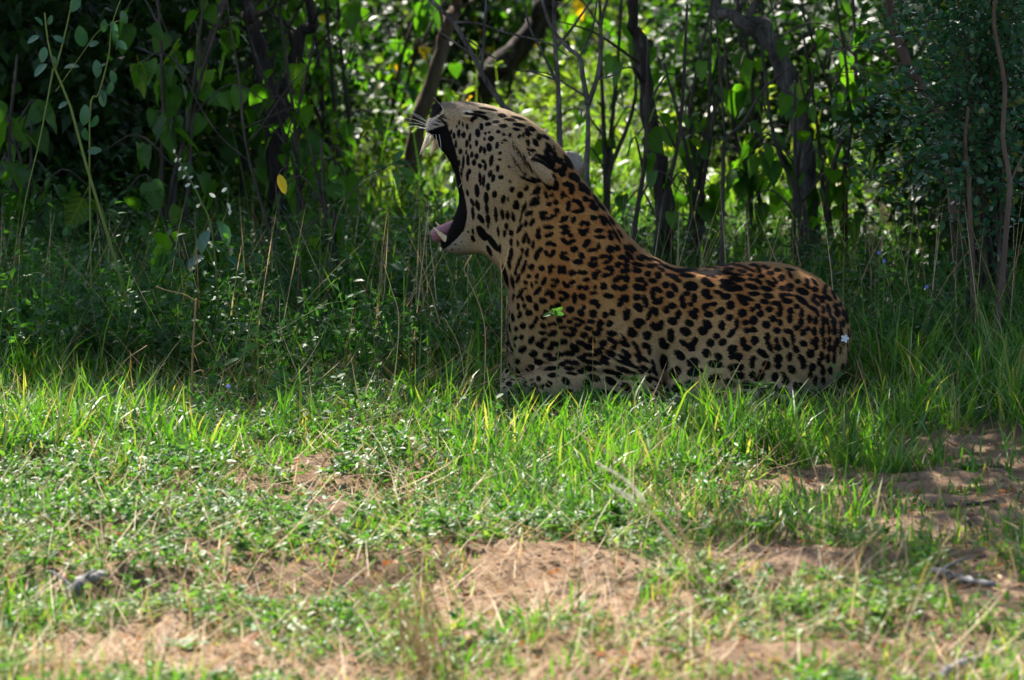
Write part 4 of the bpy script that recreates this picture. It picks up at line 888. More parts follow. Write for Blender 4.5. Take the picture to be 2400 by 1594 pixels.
# =================================================================== turf
def turf(name, n, box, hfun, label, cat, tuft=(5, 11), mat=None, seed=1, spread=0.035, wid=(0.0015, 0.0038), tintf=None, keep=None, curl=(0.2, 1.3)):
    P, px, py = field(n, *box, seed)
    r = np.random.default_rng(seed + 100)
    b = bareness(P[:, 0], P[:, 1])
    cov = np.clip(1 - b, 0, 1) * (0.12 + 1.0 * smooth(0.34, 0.62, fbm(P[:, 0] * 4.3, P[:, 1] * 4.3, seed, 3)))
    front = (np.abs(P[:, 0] - 0.42) < 0.55) & (P[:, 1] > -0.75) & (P[:, 1] < 0); cov = np.where(front, cov * 0.7, cov)
    ok = (r.random(n) < cov) & ~under_leopard(P)
    if keep is not None: ok &= keep(P, px, py, r)
    P = P[ok]; py = py[ok]; px = px[ok]
    nb = r.integers(*tuft, len(P)); I = np.repeat(np.arange(len(P)), nb); m = len(I)
    base_ = P[I] + np.concatenate([r.normal(0, spread, (m, 2)), np.zeros((m, 1))], 1)
    base_[:, 2] = ground_h(base_[:, 0], base_[:, 1]) - 0.006
    hh = (hfun(px, py, P) * np.where(front[ok], 0.55, 1.0) * r.uniform(0.5, 1.35, len(P)) * (0.45 + 1.15 * smooth(0.3, 0.75, fbm(P[:, 0] * 1.9 + 5, P[:, 1] * 1.9, seed + 7, 3))))[I] * r.uniform(0.35, 1.15, m)
    th = r.normal(0.5, 0.13, len(P)) if tintf is None else tintf(px, py, P, r)
    tint = th[I] + r.normal(0, 0.10, m)
    tint = np.where(r.random(m) < 0.045, r.uniform(0.85, 1.0, m), tint)
    V, F, T = blades(base_, hh, r.uniform(*wid, m), r.uniform(0, 6.283, m), np.abs(r.normal(0.38, 0.32, m)), r.uniform(*curl, m), np.clip(tint, 0, 1), 4 if hh.mean() > 0.12 else 3)
    o = obj(name, mesh_from(name, V, F, {'tint': T}, True, (mat or M_grass,)))
    tag(o, label, cat, None, 'stuff')
    return len(V)
lit_h = lambda px, py, P: 0.055 + 0.075 * smooth(1300, 1000, py) + 0.05 * (fbm(P[:, 0] * 2, P[:, 1] * 2, 8, 2) - 0.4)
turf('grass', 5200, (-120, 2520, 900, 1240), lit_h, 'bright green turf in front of the leopard', 'grass', (6, 13), seed=1,
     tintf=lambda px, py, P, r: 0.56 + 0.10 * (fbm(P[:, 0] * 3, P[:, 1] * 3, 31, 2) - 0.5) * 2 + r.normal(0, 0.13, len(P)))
turf('sparse_grass', 3500, (-120, 2520, 1220, 1680), lambda px, py, P: 0.05 + 0.05 * fbm(P[:, 0] * 3, P[:, 1] * 3, 9, 2), 'short sparse grass tufts on the sandy foreground', 'grass', (5, 12), seed=2, spread=0.028,
     wid=(0.0013, 0.0032))
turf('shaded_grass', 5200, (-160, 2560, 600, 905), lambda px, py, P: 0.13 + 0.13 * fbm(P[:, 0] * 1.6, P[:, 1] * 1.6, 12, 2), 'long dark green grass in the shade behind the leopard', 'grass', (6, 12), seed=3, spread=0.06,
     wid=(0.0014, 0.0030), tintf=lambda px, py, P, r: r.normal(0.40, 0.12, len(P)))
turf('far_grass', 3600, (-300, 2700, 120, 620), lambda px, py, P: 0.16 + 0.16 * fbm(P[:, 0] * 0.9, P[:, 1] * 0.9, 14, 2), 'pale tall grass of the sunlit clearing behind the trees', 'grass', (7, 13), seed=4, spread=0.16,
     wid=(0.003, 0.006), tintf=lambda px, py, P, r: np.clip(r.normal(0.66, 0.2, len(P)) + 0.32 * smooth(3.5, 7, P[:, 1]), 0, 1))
# dry stalks lying about
def litter(name, n, box, seed, label, ln=(0.05, 0.22), cover=0.45):
    P, px, py = field(n, *box, seed); r = np.random.default_rng(seed)
    ok = ~under_leopard(P) & (r.random(n) < 1 - cover * bareness(P[:, 0], P[:, 1])); P = P[ok]; m = len(P)
    P[:, 2] += r.uniform(0.0, 0.03, m)
    V, F, T = blades(P, r.uniform(*ln, m), r.uniform(0.0006, 0.0014, m), r.uniform(0, 6.283, m), r.uniform(0.9, 1.55, m), r.uniform(-0.5, 0.4, m), r.random(m), 3)
    o = obj(name, mesh_from(name, V, F, {'tint': T}, True, (M_straw,))); tag(o, label, 'straw', None, 'stuff')
litter('straw', 7000, (-120, 2520, 950, 1660), 41, 'dry straw lying through the turf')
litter('dry_stalks', 2600, (-120, 2520, 640, 960), 42, 'dry stalks tangled in the shaded grass', (0.12, 0.38))

# low broad-leaved herbs: stems with pairs of small leaves
LEAF_LOW = np.array([(0, 0, 0), (0.20, 0.3, 0.05), (-0.20, 0.3, 0.05), (0.17, 0.65, 0.06), (-0.17, 0.65, 0.06), (0, 0.35, -0.01), (0, 0.68, 0.0), (0, 1, -0.05)])
LEAF_LOW_F = np.array([(0, 1, 5), (0, 5, 2), (1, 3, 6), (1, 6, 5), (5, 6, 4), (5, 4, 2), (3, 7, 6), (6, 7, 4)])
def herbs(name, n, box, hfun, size, pairs, seed, label, mat, tint0=0.5, keep=None, width=1.0, stemw=0.0011):
    P, px, py = field(n, *box, seed); r = np.random.default_rng(seed)
    cov = np.clip(1 - 0.92 * bareness(P[:, 0], P[:, 1]), 0, 1) * (0.25 + smooth(0.35, 0.6, fbm(P[:, 0] * 3.7, P[:, 1] * 3.7, seed, 3)))
    ok = (r.random(n) < cov) & ~under_leopard(P)
    if keep is not None: ok &= keep(P, px, py, r)
    P = P[ok]; px = px[ok]; py = py[ok]; h = hfun(px, py, P) * r.uniform(0.6, 1.25, len(P))
    m = len(P); az = r.uniform(0, 6.283, m); lean = np.abs(r.normal(0.2, 0.25, m))
    tip = P + np.stack([np.sin(lean) * np.cos(az), np.sin(lean) * np.sin(az), np.cos(lean)], -1) * h[:, None]
    mb = MB()
    V, F, T = blades(P - np.array([0, 0, 0.005]), h * 1.03, np.full(m, stemw), az, lean, np.zeros(m), np.full(m, 0.45), 2)
    mb.add(V, F, None, T)
    k = r.integers(*pairs, m); I = np.repeat(np.arange(m), k); q = len(I)
    t = r.uniform(0.25, 1.0, q); pos = P[I] + (tip[I] - P[I]) * t[:, None]
    a = r.uniform(0, 6.283, q); el = r.normal(0.25, 0.40, q)
    d = np.stack([np.cos(a) * np.cos(el), np.sin(a) * np.cos(el), np.sin(el)], -1)
    sc = r.uniform(*size, q) * (1.1 - 0.45 * t)
    V, F = instance(LEAF_LOW * np.array([width, 1, 1]), LEAF_LOW_F, pos, frames(d, None, r.normal(0, 0.5, q)), sc)
    tn = np.clip(tint0 + r.normal(0, 0.09, m)[I] + r.normal(0, 0.08, q), 0, 1)
    mb.add(V, F, None, np.repeat(tn, len(LEAF_LOW)))
    o = mb.build(name, mat); tag(o, label, 'herbs', None, 'stuff')
herbs('low_herbs', 5600, (-120, 2520, 930, 1280), lambda px, py, P: np.full(len(px), 0.06), (0.014, 0.034), (6, 13), 51, 'low leafy herbs mixed into the sunlit turf', M_herb, 0.55)
herbs('sand_herbs', 3500, (-120, 2520, 1240, 1670), lambda px, py, P: np.full(len(px), 0.045), (0.014, 0.034), (7, 15), 52, 'small leafy herbs sprouting from the sandy foreground', M_herb, 0.58)
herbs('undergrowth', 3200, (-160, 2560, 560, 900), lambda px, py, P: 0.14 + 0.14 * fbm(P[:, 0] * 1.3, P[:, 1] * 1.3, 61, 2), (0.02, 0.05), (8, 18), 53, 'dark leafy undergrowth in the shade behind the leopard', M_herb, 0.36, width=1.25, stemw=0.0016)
herbs('far_undergrowth', 800, (-300, 2700, 200, 580), lambda px, py, P: 0.28 + 0.25 * fbm(P[:, 0] * 0.7, P[:, 1] * 0.7, 62, 2), (0.04, 0.09), (10, 20), 54, 'leafy undergrowth of the sunlit clearing behind the trees', M_bush, 0.5, width=1.3, stemw=0.003)
herbs('tall_weeds', 620, (-160, 1060, 640, 900), lambda px, py, P: 0.24 + 0.22 * fbm(P[:, 0] * 1.3, P[:, 1] * 1.3, 65, 2), (0.025, 0.055), (7, 15), 55, 'tall tangled leafy weeds in the shaded grass', M_herb, 0.45, width=1.1, stemw=0.0015)
def clods():
    P, px, py = field(5200, -120, 2520, 1060, 1670, 77); r = np.random.default_rng(78)
    ok = r.random(len(P)) < 0.25 + 0.75 * bareness(P[:, 0], P[:, 1]); P = P[ok]; n = len(P)
    tv = np.array([(1, 0, 0), (0.2, 0.9, 0.1), (-0.9, 0.3, 0), (-0.4, -0.8, 0.1), (0.6, -0.7, 0), (0.1, 0, 0.8), (0.0, 0.1, -0.6)], float)
    tf = np.array([(0, 1, 5), (1, 2, 5), (2, 3, 5), (3, 4, 5), (4, 0, 5), (1, 0, 6), (2, 1, 6), (3, 2, 6), (4, 3, 6), (0, 4, 6)])
    d = r.normal(0, 1, (n, 3)) * np.array([1, 1, 0.25]); sc = np.minimum(0.003 * r.pareto(2.4, n) + 0.0025, 0.013)
    V, F = instance(tv * 1.0, tf, P, frames(d), sc); V = V + r.normal(0, 0.0009, V.shape)
    o = obj('soil_clods', mesh_from('soil_clods', V, F, {'humus': np.repeat(r.uniform(0, 0.35, n), 7)}, False, (bpy.data.materials['sandy_soil'],)))
    tag(o, 'crumbs and clods of sandy soil on the foreground', 'soil', None, 'stuff')
clods()
def standing(name, n, box, seed, label, ln, mat, wd, lean=(0.0, 0.6), cur=(-0.3, 0.6)):
    P, px, py = field(n, *box, seed); r = np.random.default_rng(seed)
    ok = ~under_leopard(P) & ~((np.abs(P[:, 0] - 0.42) < 0.6) & (P[:, 1] > -1.1) & (P[:, 1] < 0) & (r.random(n) < 0.75)); P = P[ok]; m = len(P)
    V, F, T = blades(P, r.uniform(*ln, m), r.uniform(*wd, m), r.uniform(0, 6.283, m), r.uniform(*lean, m), r.uniform(*cur, m), r.random(m), 4)
    o = obj(name, mesh_from(name, V, F, {'tint': T}, True, (mat,))); tag(o, label, 'stalks', None, 'stuff')
standing('tall_straws', 300, (-120, 2520, 960, 1640), 91, 'thin dry straws standing loosely over the turf', (0.10, 0.30), M_straw, (0.0006, 0.0012), (0.1, 0.9))
standing('dead_stems', 520, (-160, 2560, 560, 880), 92, 'dry brown stems standing in the shaded undergrowth', (0.20, 0.55), M_straw, (0.0010, 0.0022), (0.0, 0.7))
standing('long_blades', 900, (-160, 2560, 620, 920), 93, 'long single grass blades rising out of the shade', (0.20, 0.42), M_grass, (0.0015, 0.0032), (0.0, 0.5), (0.2, 1.2))
def leaf_litter():
    P, px, py = field(3600, -120, 2520, 940, 1660, 201); r = np.random.default_rng(202); n = len(P); P[:, 2] += r.uniform(0.001, 0.012, n)
    a = r.uniform(0, 6.283, n); d = np.stack([np.cos(a), np.sin(a), r.normal(0.05, 0.3, n)], -1)
    V, F = instance(LEAF_LOW * np.array([1.2, 1, 2.5]), LEAF_LOW_F, P, frames(d, None, r.normal(0, 0.6, n)), r.uniform(0.007, 0.024, n))
    o = obj('leaf_litter', mesh_from('leaf_litter', V, F, {'tint': np.repeat(r.random(n), len(LEAF_LOW))}, True, (M_brownleaf,))); tag(o, 'small dry brown leaf litter scattered over the ground', 'litter', None, 'stuff')
leaf_litter()
# =================================================================== leaf shapes
def heart_mesh(name, mat, curl=0.18, fold=0.12, wide=1.0, tint=0.42):
    E = np.array([(0.03, 0.02), (0.17, -0.09), (0.34, -0.06), (0.44, 0.10), (0.43, 0.30), (0.33, 0.53), (0.17, 0.77), (0.0, 1.0)]) * np.array([wide, 1])
    My = [0.0, 0.0, 0.03, 0.12, 0.30, 0.52, 0.76, 1.0]
    mid = np.array([(0, y, -curl * y * y) for y in My])
    R = np.array([(x, y, fold * x - curl * y * y + 0.03 * math.sin(9 * y)) for x, y in E]); Lf = R * np.array([-1, 1, 1])
    m = MB(); n = 8; j = np.arange(n - 1)
    V = np.concatenate([mid, R, Lf])
    F = np.concatenate([np.stack([j, n + j, n + j + 1, j + 1], -1), np.stack([j, j + 1, 2 * n + j + 1, 2 * n + j], -1)])
    m.add(V, None, F, tint)
    m.add([(-0.012, -0.30, 0.05), (0.012, -0.30, 0.05), (0.010, 0.02, 0), (-0.010, 0.02, 0)], None, [(0, 1, 2, 3)], tint)
    return m.mesh(name, (mat,))
def oval_mesh(name, mat, wide=0.5, curl=0.1, fold=0.2, tint=0.42):
    ys = np.array([0, 0.15, 0.4, 0.65, 0.88, 1.0]); w = wide * np.array([0.04, 0.32, 0.5, 0.48, 0.28, 0.0])
    mid = np.stack([0 * ys, ys, -curl * ys**2], -1); R = np.stack([w, ys, fold * w - curl * ys**2], -1)
    m = MB(); n = len(ys); j = np.arange(n - 1)
    m.add(np.concatenate([mid, R, R * np.array([-1, 1, 1])]), None, np.concatenate([np.stack([j, n + j, n + j + 1, j + 1], -1), np.stack([j, j + 1, 2 * n + j + 1, 2 * n + j], -1)]), tint)
    return m.mesh(name, (mat,))
HEARTS = [heart_mesh('heart_leaf', M_heart, c, f, w, t) for c, f, w, t in ((0.20, 0.15, 1.0, 0.36), (0.05, 0.30, 0.9, 0.50), (0.35, 0.05, 1.1, 0.28), (0.12, -0.2, 0.95, 0.60), (0.2, 0.2, 0.8, 0.45))]
HEARTS_Y = [heart_mesh('yellowed_leaf', M_yleaf, 0.2, 0.15, 0.8, 0.5)]
OVALS = [oval_mesh('oval_leaf', M_small, w, c, f, t) for w, c, f, t in ((0.62, 0.1, 0.2, 0.38), (0.7, 0.25, 0.1, 0.5), (0.55, -0.1, 0.3, 0.58))]
HERBL = [oval_mesh('herb_leaf', M_herb, w, c, f, t) for w, c, f, t in ((0.5, 0.2, 0.2, 0.5), (0.42, 0.1, 0.3, 0.6))]
DULLL = [oval_mesh('dull_leaf', M_small, w, c, f, t) for w, c, f, t in ((0.55, 0.3, 0.25, 0.5), (0.5, 0.4, 0.1, 0.4))]
PALEL = [oval_mesh('pale_leaf', M_pale, 0.5, 0.25, 0.3, 0.5)]

def put(me, name, parent, pos, d, size, roll=0.0, up=None, sx=1.0):
    o = bpy.data.objects.new(name, me); COL.objects.link(o); o.parent = parent
    R = frames(np.asarray([d], float), None if up is None else np.asarray([up], float), np.array([roll]))[0]
    M = Matrix(R.tolist()).to_4x4()
    o.matrix_local = Matrix.Translation(Vector(pos)) @ M @ Matrix.Diagonal((size * sx, size, size, 1))
    return o

def stems_of(base, n, h, spread, rng, lean=(0, 0), bend=0.25):
    out = []
    for k in range(n):
        a = rng.uniform(0, 6.283); s = spread * rng.uniform(0.4, 1.0)
        p = [np.zeros(3)]
        hh = h * rng.uniform(0.75, 1.1)
        for t in (0.3, 0.6, 1.0):
            p.append(np.array([math.cos(a) * s * t**1.4 + lean[0] * t + rng.normal(0, bend * 0.12 * h), math.sin(a) * s * t**1.4 * 0.7 + lean[1] * t + rng.normal(0, bend * 0.12 * h), hh * t]))
        out.append(curve(p, 15))
    return out
def broad_shrub(px, y, h, spread, nleaf, size, label, seed, nst=4, group=None, yellow=0.0, lean=(0, 0), name='broadleaf_shrub', zlim=(0.12, 9)):
    rng = np.random.default_rng(seed)
    x = float(at(px, 500, y)[0]); b = np.array([x, y, float(ground_h(x, y))])
    root = thing(name, b, label, 'shrub', group)
    st = stems_of(b, nst, h, spread, rng, lean)
    for c in st:
        m = MB(); m.tube(c - np.array([0, 0, 0.02]), np.linspace(0.011, 0.004, len(c)), 6, rng.uniform(0.2, 0.6), 0.2); s_ = m.build('stem', M_twig, root)
        # side twigs
        for q in range(3):
            i = int(rng.integers(5, len(c) - 2)); a = rng.uniform(0, 6.283); L_ = rng.uniform(0.15, 0.4) * spread / 0.4
            tw = curve([c[i], c[i] + np.array([math.cos(a) * L_ * 0.5, math.sin(a) * L_ * 0.4, 0.10]), c[i] + np.array([math.cos(a) * L_, math.sin(a) * L_ * 0.8, 0.04])], 8)
            m = MB(); m.tube(tw, np.linspace(0.004, 0.0018, len(tw)), 5, 0.4); m.build('twig', M_twig, s_)
            st.append(tw) if False else None
            c_ext = tw
            for _ in range(max(1, nleaf // (nst * 6))):
                p = c_ext[int(rng.integers(1, len(c_ext)))] + rng.normal(0, 0.015, 3)
                leaf_at(root, p, rng, size, yellow)
    for _ in range(nleaf // 2):
        c = st[int(rng.integers(len(st)))]; t = rng.uniform(0.22, 1.0); p = c[int(t * (len(c) - 1))] + rng.normal(0, 0.04, 3) * np.array([1, 1, 0.3])
        if p[2] < zlim[0] or p[2] > zlim[1]: continue
        leaf_at(root, p, rng, size, yellow)
    return root
def leaf_at(root, p, rng, size, yellow):
    a = rng.uniform(0, 6.283); dr = rng.uniform(0.55, 1.35)                   # hangs: mostly tip down
    d = np.array([math.cos(a) * math.cos(dr), math.sin(a) * math.cos(dr), -math.sin(dr)])
    me = HEARTS_Y[0] if rng.random() < yellow else HEARTS[int(rng.integers(len(HEARTS)))]
    s = rng.uniform(*size) * rng.choice([0.6, 0.85, 0.9, 1.0]) * (0.7 if me is HEARTS_Y[0] else 1.0)
    put(me, 'leaf', root, p + d * s * 0.28, d, s, rng.normal(0, 0.6), np.array([math.cos(a), math.sin(a), 0.4]), rng.uniform(0.78, 1.15))

# leaf mass of a crown or bush: clumps of leaves through its volume
DIAM = np.array([(0, 0, 0), (0.26, 0.45, 0.06), (-0.26, 0.45, 0.06), (0, 0.5, -0.02), (0, 1, -0.10)])
DIAM_F = np.array([(0, 1, 3), (0, 3, 2), (1, 4, 3), (3, 4, 2)])
def crown_mesh(name, mat, r, nclump, per, size, seed, clump=0.3, down=0.3, tint=0.5, hollow=0.35, zmin=None):
    g = np.random.default_rng(seed); r = np.array(r)
    c = g.normal(0, 1, (nclump, 3)); c /= np.linalg.norm(c, axis=1)[:, None]; c *= (hollow + (1 - hollow) * g.random(nclump)**0.5)[:, None]; c *= r * g.uniform(0.75, 1.12, (nclump, 1))
    n = nclump * per; I = np.repeat(np.arange(nclump), per)
    P = c[I] + g.normal(0, 1, (n, 3)) * clump * np.array([1, 1, 0.6]) * g.uniform(0.5, 1.3, nclump)[I][:, None]
    if zmin is not None:
        ok = P[:, 2] > zmin; P = P[ok]; I = I[ok]; n = len(P)
    a = g.uniform(0, 6.283, n); el = g.normal(-down, 0.5, n)
    d = np.stack([np.cos(a) * np.cos(el), np.sin(a) * np.cos(el), np.sin(el)], -1)
    V, F = instance(DIAM, DIAM_F, P, frames(d, None, g.normal(0, 0.5, n)), g.uniform(*size, n))
    tn = np.clip(tint + g.normal(0, 0.12, nclump)[I] + g.normal(0, 0.09, n), 0, 1)
    return mesh_from(name, V, F, {'tint': np.repeat(tn, len(DIAM))}, True, (mat,))

# =================================================================== trees: trunks in view, crowns above
CROWNS = [crown_mesh('crown', M_crown, (2.1, 1.9, 0.75), 105, 54, (0.10, 0.17), s, 0.24) for s in (71, 72)]
def tree(paths, y, label, crown_at, mat, seed, radii, cs=1.0, name='tree', ci=0, twigs=4):
    """paths: lists of photo points of trunk and forks at depth y; the first starts at the ground"""
    g = np.random.default_rng(seed)
    p0 = at(paths[0][0][0], paths[0][0][1], y); b = np.array([p0[0], y, float(ground_h(p0[0], y))])
    root = thing(name, b, label, 'tree')
    ca = np.array(crown_at, float)
    for k, pth in enumerate(paths):
        pts = [at(q[0], q[1], y + (q[2] if len(q) > 2 else 0.0)) for q in pth]
        if k == 0: pts[0] = b - np.array([0, 0, 0.05])
        end = pts[-1]; up = ca + g.normal(0, 0.35, 3) * np.array([1, 1, 0.2])
        pts += [end + (up - end) * 0.35 + np.array([0, 0, 0.15]), up]
        c = curve([p - b for p in pts], 40); t = np.linspace(0, 1, len(c))
        m = MB(); m.tube(c + g.normal(0, radii[k] * 0.10, c.shape), radii[k] * (1.12 - 0.75 * t) * (1 + 0.28 * np.exp(-t * 14) * (k == 0)) * (1 + g.normal(0, 0.07, len(c))), 12, g.uniform(0.3, 0.7), 0.22)
        o = m.build('trunk' if k == 0 else 'limb', mat, root)
        for _ in range(twigs):
            i = int(g.integers(4, len(c) - 3)); a = g.uniform(0, 6.283); L_ = g.uniform(0.12, 0.5)
            tw = curve([c[i], c[i] + np.array([math.cos(a) * 0.5, math.sin(a) * 0.5, 0.25]) * L_, c[i] + np.array([math.cos(a), math.sin(a), 0.3 + g.normal(0, 0.25)]) * L_], 8)
            m = MB(); m.tube(tw, np.linspace(radii[k] * 0.22, 0.0012, len(tw)), 5, 0.5, 0.2); m.build('twig', mat, o)
    cr = obj('crown', CROWNS[ci], root); cr.location = ca - b; cr.rotation_euler = (0, 0, g.uniform(0, 6.283)); cr.scale = (cs, cs, cs)
    return root
tree([[(655, 470), (650, 330), (622, 180), (585, 40), (570, -20)], [(652, 330), (672, 220), (705, 80), (720, -20)]], 3.7, 'dark forked tree trunk behind the hanging heart-shaped leaves', (-2.1, 4.9, 3.1), M_bark, 1, (0.036, 0.026), 0.95)
tree([[(950, 400), (975, 320), (1020, 170), (1062, 30), (1075, -20)]], 5.0, 'brown slanting tree trunk beyond the leopard muzzle', (0.1, 3.7, 3.2), M_brownbark, 2, (0.032,), 1.0, ci=1)
tree([[(1050, 440), (1085, 300), (1130, 205), (1220, 110), (1300, 20), (1330, -30)]], 7.0, 'thick dark trunk leaning over in the sunlit clearing', (4.2, 9.0, 3.6), M_bark, 3, (0.056,), 0.8)
tree([[(1560, 500), (1552, 430), (1530, 330), (1512, 200), (1500, 90), (1488, -20)]], 2.4, 'straight dark tree trunk rising behind the leopard back', (1.0, 2.6, 2.9), M_bark, 4, (0.026,), 0.9, ci=1)
tree([[(1905, 520), (1890, 400), (1872, 280), (1850, 170), (1790, 92), (1715, 30), (1690, -20)], [(1880, 290), (1820, 150), (1800, 60), (1792, -20)]], 3.0, 'grey bent tree trunk with a low crooked limb', (2.0, 2.2, 2.7), M_greybark, 5, (0.030, 0.020), 1.0)
tree([[(240, 480), (225, 330), (200, 120), (190, -20)]], 4.6, 'pale thin tree trunk in the dark thicket', (-3.3, 4.3, 2.9), M_greybark, 6, (0.026,), 1.05, ci=1)
tree([[(2260, 560), (2225, 330), (2170, 215), (2110, 110), (2080, -20)]], 2.0, 'grey-brown slanting tree stem among the small dark leaves', (0.95, 0.35, 2.35), M_brownbark, 7, (0.020,), 0.62, ci=1)
tree([[(2700, 640), (2660, 300), (2600, -40)]], 1.6, 'slim tree at the edge of the small-leaved bush', (0.55, -0.85, 2.5), M_brownbark, 8, (0.03,), 0.52)
tree([[(-300, 560), (-260, 300), (-200, -40)]], 3.4, 'slim tree beyond the tall weed stalks', (-1.15, 2.75, 2.8), M_bark, 9, (0.035,), 0.7)
tree([[(90, 500), (60, 330), (40, -30)]], 6.0, 'dark slim trunk deep in the thicket', (-2.9, 5.6, 2.7), M_bark, 10, (0.04,), 0.9)
# bare saplings close behind the leopard
def sapling(paths, y, label, mat, seed, radii, group=None):
    g = np.random.default_rng(seed)
    p0 = at(paths[0][0][0], paths[0][0][1], y); b = np.array([p0[0], y, float(ground_h(p0[0], y))])
    root = thing('bare_sapling', b, label, 'sapling', group)
    for k, pth in enumerate(paths):
        pts = [at(q[0], q[1], y + (q[2] if len(q) > 2 else 0.0)) for q in pth]
        if k == 0: pts[0] = b - np.array([0, 0, 0.03])
        c = curve([p - b for p in pts], 22); t = np.linspace(0, 1, len(c))
        m = MB(); m.tube(c, np.maximum(radii[k] * (1 - 0.45 * t), 0.0012), 8, g.uniform(0.4, 0.7), 0.18)
        m.build('stem' if k == 0 else 'branch', mat, root)
    return root
sapling([[(1300, 720), (1225, 330), (1180, 250), (1140, 190), (1108, 130), (1062, 52), (1015, 5), (980, -40)], [(1062, 52), (1120, 55), (1180, 75), (1280, 100), (1330, 130)], [(1128, 170), (1135, 90), (1140, -20)], [(1108, 130), (1060, 95), (1030, 75)], [(1100, 95), (1140, 125), (1172, 142)], [(1140, 190), (1120, 150), (1132, 110)]], 1.7,
        'bare pale sapling slanting up over the leopard brow', M_greybark, 21, (0.011, 0.0045, 0.006, 0.004, 0.003, 0.004))
sapling([[(1322, 720), (1312, 340), (1308, 200), (1300, 90), (1298, -30)], [(1308, 200), (1270, 120), (1240, 60), (1225, -20)], [(1306, 110), (1345, 60), (1400, -20)], [(1310, 190), (1250, 170), (1200, 165)]], 1.8, 'straight thin grey sapling behind the leopard forehead', M_greybark, 22, (0.010, 0.005, 0.005, 0.003))
sapling([[(1372, 720), (1374, 420), (1378, 330), (1378, 245)], [(1378, 245), (1366, 180), (1358, 135), (1330, 110), (1290, 60), (1265, -20)], [(1378, 245), (1400, 180), (1410, 100), (1408, 60), (1428, -20)], [(1358, 135), (1390, 60), (1400, -10)], [(1372, 225), (1330, 200), (1290, 175), (1240, 165)], [(1404, 185), (1440, 175), (1465, 155)]], 1.6,
        'forked grey sapling standing behind the leopard nape', M_greybark, 23, (0.011, 0.0085, 0.008, 0.004, 0.0035, 0.003))
sapling([[(1690, 560), (1695, 400), (1700, 330), (1740, 290), (1790, 210), (1840, 165)], [(1700, 330), (1690, 200), (1680, 60), (1676, -20)]], 1.3, 'thin dark twig arching in front of the crooked limb', M_twig, 24, (0.0065, 0.004))
sapling([[(2330, 640), (2360, 520), (2366, 420), (2350, 320), (2355, 200), (2330, 60), (2335, -20)], [(2362, 440), (2390, 380), (2420, 330)]], 0.55, 'brown upright stem at the edge of the small-leaved bush', M_brownbark, 25, (0.009, 0.004))
sapling([[(2290, 620), (2275, 540), (2270, 420), (2262, 330), (2270, 250)]], 0.7, 'brown crooked stem under the small-leaved bush', M_brownbark, 26, (0.008,))

# =================================================================== broad-leaved shrubs with hanging heart-shaped leaves
GH = 'shrubs with hanging heart-shaped leaves'
broad_shrub(400, 2.4, 1.05, 0.30, 74, (0.07, 0.115), 'broad-leaved shrub with large hanging leaves beside the dark thicket', 31, 4)
broad_shrub(560, 4.2, 1.15, 0.40, 90, (0.065, 0.11), 'broad-leaved shrub in front of the dark forked trunk', 32, 5, yellow=0.02)
broad_shrub(800, 4.4, 1.20, 0.40, 80, (0.06, 0.105), 'broad-leaved shrub between the forked trunk and the slanting brown trunk', 33, 5, yellow=0.0)
broad_shrub(880, 6.2, 1.15, 0.40, 80, (0.07, 0.11), 'sunlit broad-leaved shrub left of the slanting brown trunk', 34, 4, yellow=0.07)
broad_shrub(1160, 8.5, 1.25, 0.6, 120, (0.08, 0.13), 'sunlit broad-leaved shrub under the leaning dark trunk', 35, 5, yellow=0.08)
broad_shrub(1425, 3.6, 1.1, 0.22, 26, (0.075, 0.12), 'broad-leaved shrub with few leaves behind the forked sapling', 36, 3, yellow=0.0)
broad_shrub(1610, 2.6, 1.0, 0.14, 26, (0.07, 0.115), 'broad-leaved shrub beside the straight dark trunk', 37, 4)
broad_shrub(1770, 3.4, 1.05, 0.24, 50, (0.07, 0.11), 'broad-leaved shrub hanging before the crooked grey limb', 38, 4)
broad_shrub(1980, 3.0, 1.05, 0.28, 56, (0.065, 0.105), 'broad-leaved shrub between the grey bent trunk and the small-leaved bush', 39, 4)
broad_shrub(60, 2.4, 0.75, 0.30, 80, (0.08, 0.13), 'low broad-leaved shrub at the foot of the dark thicket', 40, 4)
broad_shrub(1600, 7.5, 1.3, 0.6, 120, (0.08, 0.12), 'sunlit broad-leaved shrub beyond the straight dark trunk', 42, 5, yellow=0.06)
broad_shrub(720, 8.0, 1.2, 0.6, 120, (0.08, 0.12), 'sunlit broad-leaved shrub beyond the forked trunk', 43, 5, yellow=0.07)
broad_shrub(690, 2.6, 1.0, 0.22, 40, (0.06, 0.10), 'broad-leaved shrub hanging in front of the dark forked trunk', 46, 3)
broad_shrub(1530, 1.9, 0.95, 0.16, 22, (0.06, 0.095), 'slim broad-leaved shrub in front of the straight dark trunk', 47, 2)
broad_shrub(1880, 2.3, 0.95, 0.20, 36, (0.055, 0.09), 'slim broad-leaved shrub in front of the grey bent trunk', 48, 3)
broad_shrub(480, 1.2, 0.42, 0.14, 40, (0.06, 0.10), 'small broad-leaved seedling in the shaded grass', 44, 3)
broad_shrub(800, 1.9, 0.55, 0.16, 36, (0.05, 0.085), 'slender broad-leaved seedling between muzzle and thicket', 45, 2)

